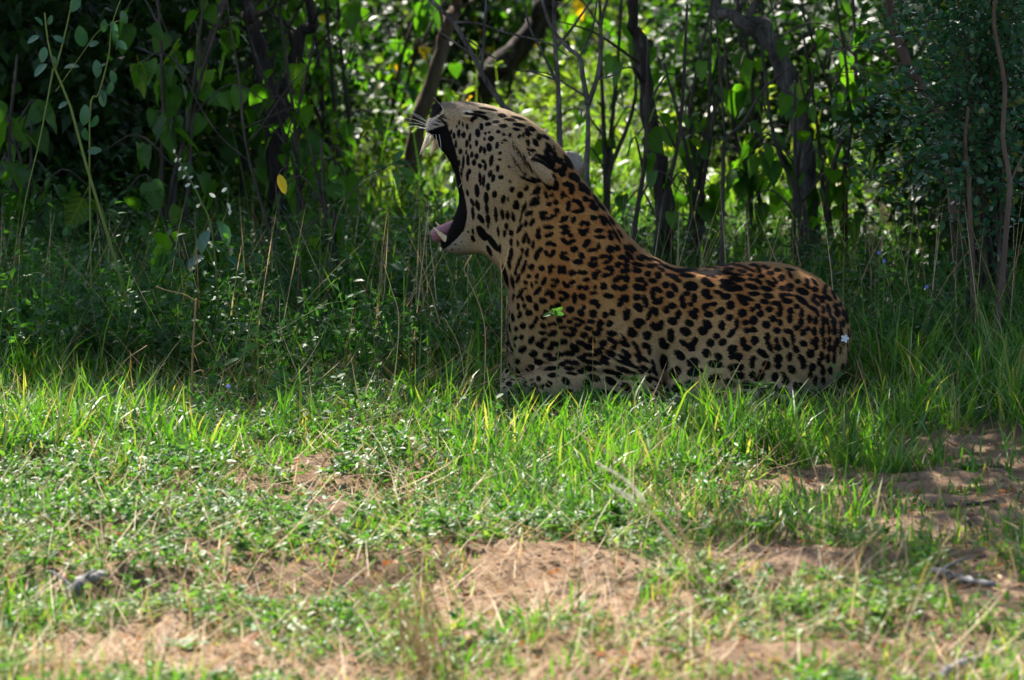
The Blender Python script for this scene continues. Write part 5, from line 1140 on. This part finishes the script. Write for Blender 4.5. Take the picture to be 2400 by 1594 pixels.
# =================================================================== bushes
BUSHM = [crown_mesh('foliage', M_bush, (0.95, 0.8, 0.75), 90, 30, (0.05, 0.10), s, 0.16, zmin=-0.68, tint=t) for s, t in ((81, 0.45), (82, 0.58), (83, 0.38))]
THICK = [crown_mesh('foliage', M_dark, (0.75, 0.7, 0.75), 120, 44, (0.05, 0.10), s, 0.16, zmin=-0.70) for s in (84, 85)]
def bush(x, y, sc, me, label, cat='bush', group=None, seed=0, zs=1.0, stem_mat=None, name='bush'):
    g = np.random.default_rng(seed + 500)
    b = np.array([x, y, float(ground_h(x, y))]); root = thing(name, b, label, cat, group)
    for k in range(4):
        a = g.uniform(0, 6.283); c = curve([(0, 0, -0.03), (math.cos(a) * 0.12 * sc, math.sin(a) * 0.12 * sc, 0.35 * sc), (math.cos(a) * 0.38 * sc, math.sin(a) * 0.38 * sc, 0.95 * sc * zs)], 10)
        m = MB(); m.tube(c, np.linspace(0.016, 0.005, len(c)) * sc, 6, 0.5, 0.2); m.build('stem', stem_mat or M_bark, root)
    f = obj('foliage', me, root); f.location = (0, 0, 0.70 * sc * zs); f.scale = (sc, sc, sc * zs); f.rotation_euler = (0, 0, g.uniform(0, 6.283))
    return root
gd = 'dense dark bushes of the thicket'
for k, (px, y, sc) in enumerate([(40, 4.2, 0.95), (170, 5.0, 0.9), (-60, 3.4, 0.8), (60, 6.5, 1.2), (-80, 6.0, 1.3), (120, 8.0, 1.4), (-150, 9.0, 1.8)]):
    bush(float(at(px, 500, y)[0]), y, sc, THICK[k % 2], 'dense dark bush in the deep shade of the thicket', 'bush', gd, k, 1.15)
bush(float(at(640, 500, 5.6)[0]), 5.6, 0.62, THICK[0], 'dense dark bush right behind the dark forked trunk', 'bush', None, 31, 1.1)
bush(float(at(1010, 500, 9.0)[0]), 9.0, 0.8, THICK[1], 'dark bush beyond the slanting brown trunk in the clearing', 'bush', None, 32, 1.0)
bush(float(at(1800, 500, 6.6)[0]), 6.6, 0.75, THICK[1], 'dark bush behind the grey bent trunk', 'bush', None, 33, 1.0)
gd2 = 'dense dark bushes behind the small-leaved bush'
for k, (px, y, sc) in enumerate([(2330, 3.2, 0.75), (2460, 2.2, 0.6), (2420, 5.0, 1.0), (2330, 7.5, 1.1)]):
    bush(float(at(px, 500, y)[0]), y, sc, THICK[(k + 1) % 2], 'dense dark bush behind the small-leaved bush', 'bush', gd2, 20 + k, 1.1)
gb = 'sunlit bushes far across the clearing'
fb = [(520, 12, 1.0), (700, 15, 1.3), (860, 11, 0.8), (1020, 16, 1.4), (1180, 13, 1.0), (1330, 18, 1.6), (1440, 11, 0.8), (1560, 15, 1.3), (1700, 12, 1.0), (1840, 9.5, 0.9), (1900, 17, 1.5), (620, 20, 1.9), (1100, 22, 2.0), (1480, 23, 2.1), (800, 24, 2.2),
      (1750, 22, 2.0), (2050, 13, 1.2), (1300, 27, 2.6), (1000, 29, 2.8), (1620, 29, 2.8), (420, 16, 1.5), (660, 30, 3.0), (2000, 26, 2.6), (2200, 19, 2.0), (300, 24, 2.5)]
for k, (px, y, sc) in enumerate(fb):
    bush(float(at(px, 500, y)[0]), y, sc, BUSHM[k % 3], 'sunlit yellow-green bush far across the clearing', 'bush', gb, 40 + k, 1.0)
# =================================================================== the small-leaved bush on the right
def small_bush():
    g = np.random.default_rng(91)
    x = float(at(2330, 500, 1.0)[0]); b = np.array([x, 1.0, float(ground_h(x, 1.0))])
    root = thing('small_leaved_bush', b, 'bush with small round dark green leaves on arching twigs', 'bush')
    tips = []
    tg = [(1900, 260), (1960, 330), (1940, 120), (2000, 60), (2080, 200), (2120, 380), (2050, 20), (2180, 120), (2240, 60), (2260, 300), (2300, 200), (2330, 40), (2370, 380), (2390, 130), (2420, 260), (2150, -40), (2280, -60), (2450, 20), (2200, 440), (2010, 430), (2340, 460), (2110, 290), (2210, 210), (2400, 60), (2190, 330), (2260, 150)]
    for k, (px, py) in enumerate(tg):
        yy = 0.55 + g.uniform(-0.25, 0.55); e = at(px, py, yy) - b
        s0 = np.array([g.normal(0, 0.05), g.normal(0, 0.05), 0.0]); mid = np.array([e[0] * 0.35, e[1] * 0.4, max(e[2] * 0.9, 0.3) + 0.10])
        c = curve([s0, mid * np.array([0.5, 0.5, 0.6]), mid, e], 21); t = np.linspace(0, 1, len(c))
        m = MB(); m.tube(c, np.linspace(0.006, 0.0012, len(c)), 6, 0.5, 0.15); st = m.build('branch', M_twig, root)
        tips.append(c)
        for q in range(5):
            i = int(g.integers(9, len(c) - 1)); d = g.normal(0, 1, 3); d[2] *= 0.6; d /= np.linalg.norm(d); L_ = g.uniform(0.08, 0.22)
            tw = curve([c[i], c[i] + d * L_ * 0.5 + np.array([0, 0, 0.015]), c[i] + d * L_], 8)
            m = MB(); m.tube(tw, np.linspace(0.0022, 0.0008, len(tw)), 4, 0.5); m.build('twig', M_twig, st); tips.append(tw)
    P = []
    for c in tips:
        L_ = np.linalg.norm(np.diff(c, axis=0), axis=1).sum(); n = int(L_ * 62)
        for _ in range(n):
            t = g.uniform(0.25 if len(c) > 12 else 0.0, 1.0); P.append(c[int(t * (len(c) - 1))] + g.normal(0, 0.012, 3))
    P = np.array(P); a = g.uniform(0, 6.283, len(P)); el = g.normal(0.1, 0.55, len(P))
    D = np.stack([np.cos(a) * np.cos(el), np.sin(a) * np.cos(el), np.sin(el)], -1)
    order = np.argsort(P[:, 1])                       # the ones towards the open side show largest
    inview = [i for i in order if proj(P[i] + b)[0] < 2420 and proj(P[i] + b)[1] > -20]
    first = set(inview[:290])
    for i in first:
        me = OVALS[int(g.integers(3))]; put(me, 'leaf', root, P[i], D[i], g.uniform(0.020, 0.032), g.normal(0, 0.6))
    rest = np.array([i for i in range(len(P)) if i not in first])
    tv = np.array([(0, 0, 0), (0.3, 0.35, 0.06), (-0.3, 0.35, 0.06), (0.27, 0.72, 0.05), (-0.27, 0.72, 0.05), (0, 1, -0.06), (0, 0.5, -0.02)])
    tf = np.array([(0, 1, 6), (0, 6, 2), (1, 3, 6), (6, 4, 2), (3, 5, 6), (6, 5, 4)])
    extra = 2; R_ = np.repeat(rest, extra); pos = P[R_] + g.normal(0, 0.030, (len(R_), 3)); n = len(R_)
    a = g.uniform(0, 6.283, n); el = g.normal(0.1, 0.55, n)
    V, F = instance(tv, tf, pos, frames(np.stack([np.cos(a) * np.cos(el), np.sin(a) * np.cos(el), np.sin(el)], -1), None, g.normal(0, 0.6, n)), g.uniform(0.017, 0.030, n))
    tn = np.clip(g.normal(0.55, 0.2, n), 0, 1); tn[g.random(n) < 0.01] = 1.0
    o = obj('foliage', mesh_from('foliage', V, F, {'tint': np.repeat(tn, len(tv))}, True, (M_small,)), root); o['kind'] = 'stuff'
small_bush()

# =================================================================== single weeds and stalks
def stalk_plant(name, label, cat, pts, y, r0, r1, mat, leaves=(), leaf_mesh=None, group=None, branches=(), tint=0.5):
    """pts: photo points of the stem, base first, at depth y (or per-point depth offset)"""
    P = [at(p[0], p[1], y + (p[2] if len(p) > 2 else 0)) for p in pts]
    b = np.array([P[0][0], P[0][1], float(ground_h(P[0][0], P[0][1]))]); P[0] = b - np.array([0, 0, 0.01])
    root = thing(name, b, label, cat, group)
    c = curve([p - b for p in P], 20); m = MB(); m.tube(c, np.linspace(r0, r1, len(c)), 6, tint, 0.1); m.build('stem', mat, root)
    for bp in branches:
        cb = curve([at(p[0], p[1], y + (p[2] if len(p) > 2 else 0)) - b for p in bp], 12)
        m = MB(); m.tube(cb, np.linspace(r0 * 0.45, r1 * 0.6, len(cb)), 5, tint, 0.1); m.build('branch', mat, root)
    for L_ in leaves:
        px, py, ang, size = L_[:4]; me = leaf_mesh if len(L_) < 5 else L_[4]
        p = at(px, py, y) - b; a = math.radians(ang)
        d = np.array([math.cos(a), random.uniform(-0.5, 0.3), math.sin(a)])
        put(me, 'leaf', root, p, d, size * SPX * (12 + y) / 12 * (0.8 if me in DULLL else 1), random.uniform(-0.7, 0.7), (0.2, -0.8, 0.6))
    return root
hl = DULLL[0]
stalk_plant('tall_weed', 'tall weed with a thick yellow-green stalk leaning out of the grass', 'weed',
    [(345, 800), (308, 740), (255, 560), (200, 380), (165, 250), (130, 165), (112, 95), (105, 30)], 0.75, 0.0062, 0.0022, M_stem,
    [(100, 60, 120, 34), (112, 58, 60, 30), (92, 85, 200, 40), (125, 85, -20, 38), (105, 110, -100, 46), (205, 355, 10, 42), (150, 160, 20, 44), (110, 150, 215, 50), (122, 130, -60, 40), (160, 240, 200, 34), (165, 28, 60, 64), (185, 60, -80, 70)], hl,
    branches=[[(130, 165), (150, 90), (165, 20), (170, -30)], [(125, 160), (95, 320), (60, 470), (35, 640)]])
stalk_plant('leafy_climber', 'thin climbing stem with small pointed leaves in the dark thicket', 'vine',
    [(215, 640), (210, 290), (232, 220), (255, 130), (262, 60), (290, -20)], 0.9, 0.0028, 0.0014, M_stem,
    [(240, 215, -90, 44), (236, 210, -60, 40), (225, 140, -80, 52), (260, 165, -70, 40), (250, 150, 200, 36), (275, 95, -40, 38), (245, 45, -95, 40), (260, 50, -60, 42), (285, 25, -70, 40), (232, 100, 190, 34), (200, 245, -90, 60), (228, 270, -110, 40), (270, 70, -90, 36), (200, 300, -95, 44), (262, 190, -100, 40)], hl,
    branches=[[(130, 215), (190, 130), (235, 70), (300, 40)], [(262, 60), (275, 90), (272, 120)]])
stalk_plant('leafy_climber', 'thin bare twig rising through the hanging leaves beside the thicket', 'vine',
    [(700, 640), (585, 380), (560, 180), (540, 60), (530, -20)], 1.8, 0.005, 0.002, M_twig, [], hl, branches=[[(590, 330), (680, 200), (790, 90), (880, 20)], [(575, 300), (640, 270), (690, 250)], [(585, 380), (500, 300), (420, 150), (360, -10)]])
stalk_plant('silver_weed', 'weed with a drooping whitish flower spike among dark leaves', 'weed',
    [(520, 760), (500, 560), (470, 470), (450, 430), (425, 385), (405, 352)], 0.7, 0.0035, 0.0012, M_stem,
    [(452 - k * 5.5, 440 - k * 10, (200 if k % 2 else 20) + 8 * k, 15 - 0.5 * k, PALEL[0]) for k in range(9)] + [(505, 462, 150, 17, PALEL[0]), (520, 450, 40, 16, PALEL[0]), (532, 475, -60, 18, PALEL[0]), (540, 490, -100, 14, PALEL[0]), (490, 540, -120, 70), (515, 520, -60, 74), (480, 600, 200, 60), (530, 600, -30, 64)], hl,
    branches=[[(500, 560), (530, 500), (535, 440)]])
stalk_plant('twig_with_leaf', 'slim twig carrying one bright yellow hanging leaf', 'twig', [(720, 800), (690, 560), (650, 470), (655, 405), (690, 380)], 1.1, 0.003, 0.0012, M_twig,
    [(654, 408, -70, 50, oval_mesh('yellow_leaf', M_yleaf, 0.42, 0.15, 0.15, 0.6))], hl, branches=[[(690, 560), (800, 470), (900, 400), (1010, 360)]])
stalk_plant('scalloped_weed', 'slim stem with two scalloped green leaves hanging below the canine teeth', 'weed', [(760, 800), (780, 560), (830, 440), (900, 395), (930, 385)], 0.9, 0.0022, 0.0011, M_twig,
    [(915, 385, 10, 46), (925, 380, 60, 36), (935, 395, -20, 40), (925, 400, -70, 44), (945, 410, -40, 36), (905, 392, 170, 30)], HERBL[0])
# grass panicle in front of the shade
def panicle(name, label, pts, y, brs, seed, mat=M_stem, spike=0.0, grp=None):
    g = np.random.default_rng(seed)
    root = stalk_plant(name, label, 'grass stalk', pts, y, 0.0022, 0.0009, mat, (), None, grp)
    b = np.array(root.location)
    for bp in brs:
        c = curve([at(p[0], p[1], y) - b for p in bp], 12); m = MB(); m.tube(c, np.linspace(0.0011, 0.0005, len(c)), 4, 0.5)
        L_ = np.linalg.norm(np.diff(c, axis=0), axis=1).sum(); k = int(L_ / 0.006)
        t = g.uniform(0.15, 1, k); p = c[(t * (len(c) - 1)).astype(int)] + g.normal(0, 0.0018, (k, 3)); d = g.normal(0, 1, (k, 3)) * 0.6 + (c[-1] - c[0]) / L_
        V, F = instance(DIAM, DIAM_F, p, frames(d), g.uniform(0.006, 0.010, k)); m.add(V, F, None, np.repeat(g.uniform(0.3, 0.9, k), 5))
        m.build('seed_branch', mat, root)
    return root
panicle('panicle_grass', 'flowering grass with a loose open seed head standing in the turf', [(540, 950), (570, 850), (590, 740), (605, 680), (618, 600)], -0.25,
    [[(605, 690), (640, 660), (655, 648)], [(600, 720), (570, 690), (525, 680)], [(592, 745), (550, 730), (520, 700)], [(598, 700), (640, 690)], [(585, 770), (545, 760)], [(608, 670), (590, 640), (585, 615)], [(612, 640), (628, 620), (632, 600)], [(590, 760), (625, 745), (670, 740)], [(580, 800), (550, 790), (535, 775)]], 101)
stalk_plant('leafy_weed', 'upright weed with pale pointed leaflets on a long side spray in the turf', 'weed', [(600, 1000), (606, 900), (604, 780), (612, 700)], -0.35, 0.0028, 0.0014, M_stem,
    [(640 + k * 17, 775 - k * 8.5, (60 if k % 2 else -80), 24 - k) for k in range(11)] + [(560, 840, 200, 40), (575, 820, 30, 36), (590, 830, 150, 30), (650, 865, -70, 18), (670, 870, -60, 18), (735, 856, -50, 24)], HERBL[1],
    branches=[[(604, 800), (680, 760), (760, 715), (810, 705)], [(604, 830), (680, 830), (740, 850), (790, 870)]])
stalk_plant('dry_weed', 'dry orange-brown weed stalk with a bent broken top', 'weed', [(448, 1010), (450, 900), (452, 820), (460, 700)], -0.5, 0.0034, 0.0024, M_straw, (), None, None, [[(460, 706), (430, 690), (395, 682), (365, 672)], [(452, 815), (470, 805), (476, 800)], [(450, 875), (470, 868), (480, 872)]], 0.25)
stalk_plant('dry_weed', 'dry brown weed stalk with a tufted head curving over the turf', 'weed', [(330, 990), (320, 940), (298, 890), (275, 870)], -0.4, 0.0024, 0.0026, M_straw, (), None, None, [[(275, 870), (268, 880), (262, 892)], [(275, 870), (300, 840), (345, 810)]], 0.25)
# stalks standing in front of the leopard
for pts, lb in (([(1130, 900), (1138, 800), (1125, 720), (1095, 650), (1088, 630), (1105, 598)], 'thin bare straw crossing in front of the leopard chest'),
                ([(1172, 900), (1176, 760), (1175, 640), (1172, 610)], 'thin straw with a forked tip before the leopard throat'),
                ([(915, 900), (935, 760), (918, 680), (900, 620)], 'thin green straw standing in the shaded grass before the chin'),
                ([(1100, 880), (1080, 830), (1050, 760), (1040, 745)], 'short bent straw near the leopard chest'),
                ([(705, 1060), (700, 990), (708, 920)], 'pale upright straw in the bright turf')):
    stalk_plant('straw_stalk', lb, 'grass stalk', pts, -0.45, 0.0013, 0.0007, M_straw, (), None, None, [[(1175, 640), (1185, 615), (1192, 580)]] if 'forked' in lb else (), 0.8)
def bud_weed(label, pts, y, bud, seed):
    root = stalk_plant('bud_weed', label, 'weed', pts, y, 0.0014, 0.001, M_stem, [(bud[0], bud[1], a, 26) for a in (-10, 195, 30)], HERBL[1])
    g = np.random.default_rng(seed); b = np.array(root.location); c = at(*bud, y) - b
    d = g.normal(0, 1, (60, 3)); d /= np.linalg.norm(d, axis=1)[:, None]
    V, F = instance(DIAM, DIAM_F, c + d * 0.004, frames(d), g.uniform(0.005, 0.010, 60)); m = MB(); m.add(V, F, None, np.repeat(g.uniform(0.5, 1, 60), 5)); m.build('flower_head', M_herb, root)
bud_weed('weed with a round green head before the leopard shoulder', [(1300, 950), (1305, 860), (1312, 790), (1297, 735)], -0.42, (1297, 733), 3)
bud_weed('weed with a round green head before the leopard chest', [(1215, 900), (1200, 780), (1180, 720), (1169, 692)], -0.30, (1169, 690), 4)
bud_weed('weed with a round green head beside the chin', [(890, 860), (870, 740), (855, 700), (835, 690)], -0.15, (835, 690), 5)
def star_weed(label, px, py, y, base_py, n=8, size=42, mesh=None):
    root = stalk_plant('star_weed', label, 'weed', [(px - 5, base_py), (px, (py + base_py) / 2), (px, py)], y, 0.0022, 0.0014, M_stem)
    b = np.array(root.location); c = at(px, py, y) - b
    for k in range(n):
        a = k / n * 6.283 + 0.3; d = (math.cos(a), math.sin(a) * 0.9, 0.25 + 0.2 * (k % 2)); put(mesh or HERBL[1], 'leaf', root, c, d, size * SPX * random.uniform(0.8, 1.1), 0)
star_weed('weed with a star of pale leaves below the leopard haunch', 1778, 908, -0.35, 985)
star_weed('weed with a star of leaves below the leopard elbow', 1485, 893, -0.40, 1000, 7, 36)
star_weed('leafy weed with a star of grey-green leaves on bare soil', 1770, 1235, -2.2, 1275, 10, 46)
star_weed('leafy weed with broad pale leaves in the sandy foreground', 1555, 1215, -2.1, 1290, 8, 60)
star_weed('leafy weed beside the pale dead leaf', 2270, 1100, -1.3, 1140, 8, 40)
star_weed('single dark green sprout on the bare sand', 428, 1520, -3.4, 1570, 8, 48)
# leafy weeds dotted through the turf
gw = np.random.default_rng(301)
for k in range(22):
    bx_ = gw.uniform(330, 1180); by_ = gw.uniform(900, 1080); hh = gw.uniform(60, 150); lx = gw.normal(0, 25); yy = float(on_ground(bx_, by_)[1])
    lv = []
    for q in range(int(gw.integers(8, 15))):
        t = gw.uniform(0.3, 1.0); lv.append((bx_ + lx * t, by_ - hh * t, gw.choice([gw.uniform(-40, 60), gw.uniform(120, 220)]), gw.uniform(15, 30) * (1.15 - 0.4 * t)))
    stalk_plant('leafy_weed', 'small upright weed with narrow leaves standing in the bright turf', 'weed', [(bx_, by_), (bx_ + lx * 0.4, by_ - hh * 0.5), (bx_ + lx, by_ - hh)], yy, 0.0017, 0.0008, M_stem, lv, HERBL[k % 2], 'leafy weeds in the turf')
# flowers
def flower(label, px, py, y, base, mat, size, name):
    root = stalk_plant(name, label, 'flower', [base, ((base[0] + px) / 2 + 4, (base[1] + py) / 2), (px, py)], y, 0.0013, 0.0008, M_stem, [((base[0] * 2 + px) / 3, (base[1] * 2 + py) / 3, 30, 26), ((base[0] + px) / 2, (base[1] + py) / 2, 150, 22)], HERBL[1])
    b = np.array(root.location); c = at(px, py, y) - b; me = oval_mesh('petal', mat, 0.6, 0.1, 0.1, 0.5)
    for k in range(5):
        a = k / 5 * 6.283; put(me, 'petal', root, c, (math.cos(a), -0.5, math.sin(a)), size * SPX, 0, (0, -1, 0))
flower('small white star flower before the leopard rump', 1980, 793, -0.35, (1940, 930), M_white, 11, 'white_flower')
for px, py, y, lb in ((2060, 592, 0.45, 'small blue flower in the shade beyond the leopard rump'), (2072, 612, 0.4, 'small blue flower low in the shade beyond the leopard rump'), (2172, 672, 0.3, 'small blue flower in the shaded grass under the small-leaved bush'),
                      (1505, 1268, -2.2, 'small blue flower on the sandy foreground below the feathery grass'), (2140, 1245, -2.0, 'small violet flower on the sandy soil above the grey stick'), (535, 905, -0.3, 'small blue flower in the bright turf')):
    flower(lb, px, py, y, (px - 6, py + 60), M_blue, 5.5, 'blue_flower')
# =================================================================== foreground grasses
def feather_grass():
    g = np.random.default_rng(111)
    bpx = on_ground(1665, 1400); root = thing('feather_grass', bpx, 'feathery grass with silvery plumes leaning over the foreground', 'grass tuft')
    y = bpx[1]
    for k, (pts, pl) in enumerate((([(1665, 1400), (1600, 1300), (1530, 1200), (1470, 1130), (1400, 1085)], 0.55), ([(1660, 1395), (1590, 1290), (1530, 1210), (1480, 1170), (1435, 1140)], 0.66), ([(1670, 1400), (1590, 1240), (1450, 1080), (1330, 1000)], 0.9), ([(1650, 1400), (1600, 1250), (1565, 1080), (1530, 920)], 0.95))):
        c = curve([at(p[0], p[1], y - 0.02 * k) - bpx for p in pts], 24); c[0] = (0, 0, -0.01)
        m = MB(); m.tube(c, np.linspace(0.0022, 0.0009, len(c)), 5, 0.9); st = m.build('stalk', M_straw, root)
        if pl > 0.8: continue
        n = 240; t = g.uniform(pl, 1, n); f = t * (len(c) - 1); i = np.minimum(f.astype(int), len(c) - 2); p = c[i] + (c[i + 1] - c[i]) * (f - i)[:, None]
        ax = (c[i + 1] - c[i]); ax /= np.linalg.norm(ax, axis=1)[:, None]
        d = ax + g.normal(0, 0.24, (n, 3)); d /= np.linalg.norm(d, axis=1)[:, None]; L_ = g.uniform(0.014, 0.034, n) * (1 - 0.5 * (t - pl) / (1 - pl))
        s_ = np.cross(d, g.normal(0, 1, (n, 3))); s_ /= np.linalg.norm(s_, axis=1)[:, None]
        V = np.stack([p - s_ * 0.0004, p + s_ * 0.0004, p + d * L_[:, None]], 1).reshape(-1, 3)
        m = MB(); m.add(V, np.arange(3 * n).reshape(-1, 3), None, 0.9); o = m.build('plume', M_pale, st)
feather_grass()
def grass_fan(label, px, py, tips, seed, mat, w=0.0012, name='dry_grass_tuft'):
    g = np.random.default_rng(seed); b = on_ground(px, py); root = thing(name, b, label, 'grass tuft')
    for tx, ty in tips:
        s0 = np.array([g.normal(0, 0.03), g.normal(0, 0.02), -0.01]); e = at(tx, ty, b[1] + g.uniform(-0.25, 0.2)) - b
        c = curve([s0, s0 + (e - s0) * 0.5 + np.array([0, 0, 0.03 * g.uniform(0.3, 1.4)]), e], 12); m = MB(); m.tube(c, np.linspace(w, w * 0.35, len(c)), 4, g.uniform(0.2, 1.0)); m.build('stalk', mat, root)
gg = np.random.default_rng(121)
grass_fan('sheaf of dry straw-coloured stalks leaning over the bare sand', 1020, 1600, [(gg.uniform(780, 1010), gg.uniform(1270, 1430)) for _ in range(42)], 122, M_straw)
grass_fan('few long dry stalks bent across the sandy foreground', 1760, 1610, [(1300, 1400), (1320, 1440), (1490, 1500), (1370, 1460), (1560, 1440)], 123, M_straw, 0.0016)
grass_fan('long dry stalks arching out of the turf', 960, 1110, [(640, 1090), (700, 1150), (860, 1000), (1010, 1010), (1150, 1060), (1090, 1150)], 124, M_straw)
grass_fan('clump of fresh green grass with one tall stem on the sandy right side', 2110, 1480, [(2070, 1170), (2060, 1200), (2150, 1380), (2040, 1400), (2180, 1420), (2090, 1350)], 125, M_stem, 0.0018, 'green_grass_tuft')
grass_fan('low sprawling seedy stalks before the leopard paw', 1010, 940, [(1180, 850), (1250, 870), (880, 840), (1120, 900), (760, 850), (1230, 835)], 126, M_straw)
# =================================================================== fallen wood and leaves
def fallen(label, pts, r, mat, seed, name='fallen_branch', twigs=0):
    g = np.random.default_rng(seed); P = np.array([on_ground(*p) for p in pts]); b = P[0].copy(); root = thing(name, b, label, 'branch')
    c = curve(P - b + np.array([0, 0, r * 0.75]), 20); t = np.linspace(0, 1, len(c)); m = MB()
    m.tube(c + g.normal(0, r * 0.18, c.shape), r * (1.1 - 0.55 * t) * (1 + g.normal(0, 0.12, len(c))), 9, 0.5, 0.3); m.build('branch', mat, root)
    for k in range(twigs):
        i = int(g.integers(4, len(c) - 3)); a = g.uniform(0, 6.283); L_ = g.uniform(0.05, 0.13)
        m = MB(); m.tube(curve([c[i], c[i] + np.array([math.cos(a) * L_ * .5, math.sin(a) * L_ * .5, 0.02]), c[i] + np.array([math.cos(a) * L_, math.sin(a) * L_, 0.03])], 8), np.linspace(r * 0.45, r * 0.12, 9)[:9], 6, 0.5, 0.2); m.build('side_twig', mat, root)
fallen('weathered grey broken branch lying at the edge of the bare sand', [(160, 1425), (178, 1385), (215, 1362), (290, 1348), (330, 1350)], 0.011, M_drift, 1, twigs=4)
fallen('weathered grey forked stick lying in the sparse grass', [(2135, 1322), (2200, 1350), (2260, 1368), (2330, 1382)], 0.010, M_drift, 2, twigs=2)
fallen('thin brown stick on shaded bare soil', [(2190, 1190), (2260, 1188), (2335, 1178)], 0.0055, M_twig, 3)
fallen('pale bleached stick slanting up out of the sparse grass', [(2190, 1600), (2250, 1565), (2310, 1540), (2370, 1500)], 0.009, M_drift, 4, twigs=1)
fallen('thin curved twig on the bare sand', [(1310, 1290), (1350, 1302), (1420, 1308), (1470, 1300)], 0.003, M_twig, 5, 'fallen_twig')
fallen('dark short stick standing in the shaded bare soil', [(2250, 1205), (2268, 1222), (2275, 1238)], 0.005, M_twig, 6, 'fallen_twig')
fallen('thin dry twig lying beside the sheaf of straw', [(500, 1580), (560, 1550), (640, 1560)], 0.003, M_brownbark, 7, 'fallen_twig')
DEADL = [oval_mesh('dead_leaf', M_brownleaf, w, c, f, t) for w, c, f, t in ((0.55, 0.5, 0.5, 0.4), (0.6, -0.4, 0.7, 0.6))]
def fallen_leaf(label, px, py, size, me, az, group=None):
    b = on_ground(px, py) + np.array([0, 0, 0.008]); o = put(me, 'fallen_leaf', None, b, (math.cos(az), math.sin(az), 0.18), size, random.uniform(-0.4, 0.4)); tag(o, label, 'leaf', group)
fallen_leaf('pale whitish dead leaf standing in the sparse grass', 2350, 1480, 0.075, PALEL[0], 1.2)
fallen_leaf('pale whitish dead leaf lying by the grey broken branch', 410, 1430, 0.05, PALEL[0], 0.4)
for k, (px, py, sz, a) in enumerate([(1490, 1395, 0.07, 0.3), (1360, 1490, 0.06, 1.9), (1340, 1500, 0.05, 2.6), (1700, 1235, 0.05, 0.2), (1440, 1330, 0.04, 1.0), (250, 1415, 0.06, 0.1), (930, 1330, 0.045, 2.2), (1880, 1420, 0.05, 0.9), (1120, 1500, 0.05, 2.9), (560, 1530, 0.05, 0.5),
                                     (2000, 1300, 0.045, 1.5), (1230, 1240, 0.04, 0.8), (820, 1560, 0.05, 1.3), (1600, 1520, 0.05, 2.0)]):
    fallen_leaf('curled brown dead leaf on the sandy foreground', px, py, sz, DEADL[k % 2], a, 'brown dead leaves on the foreground')
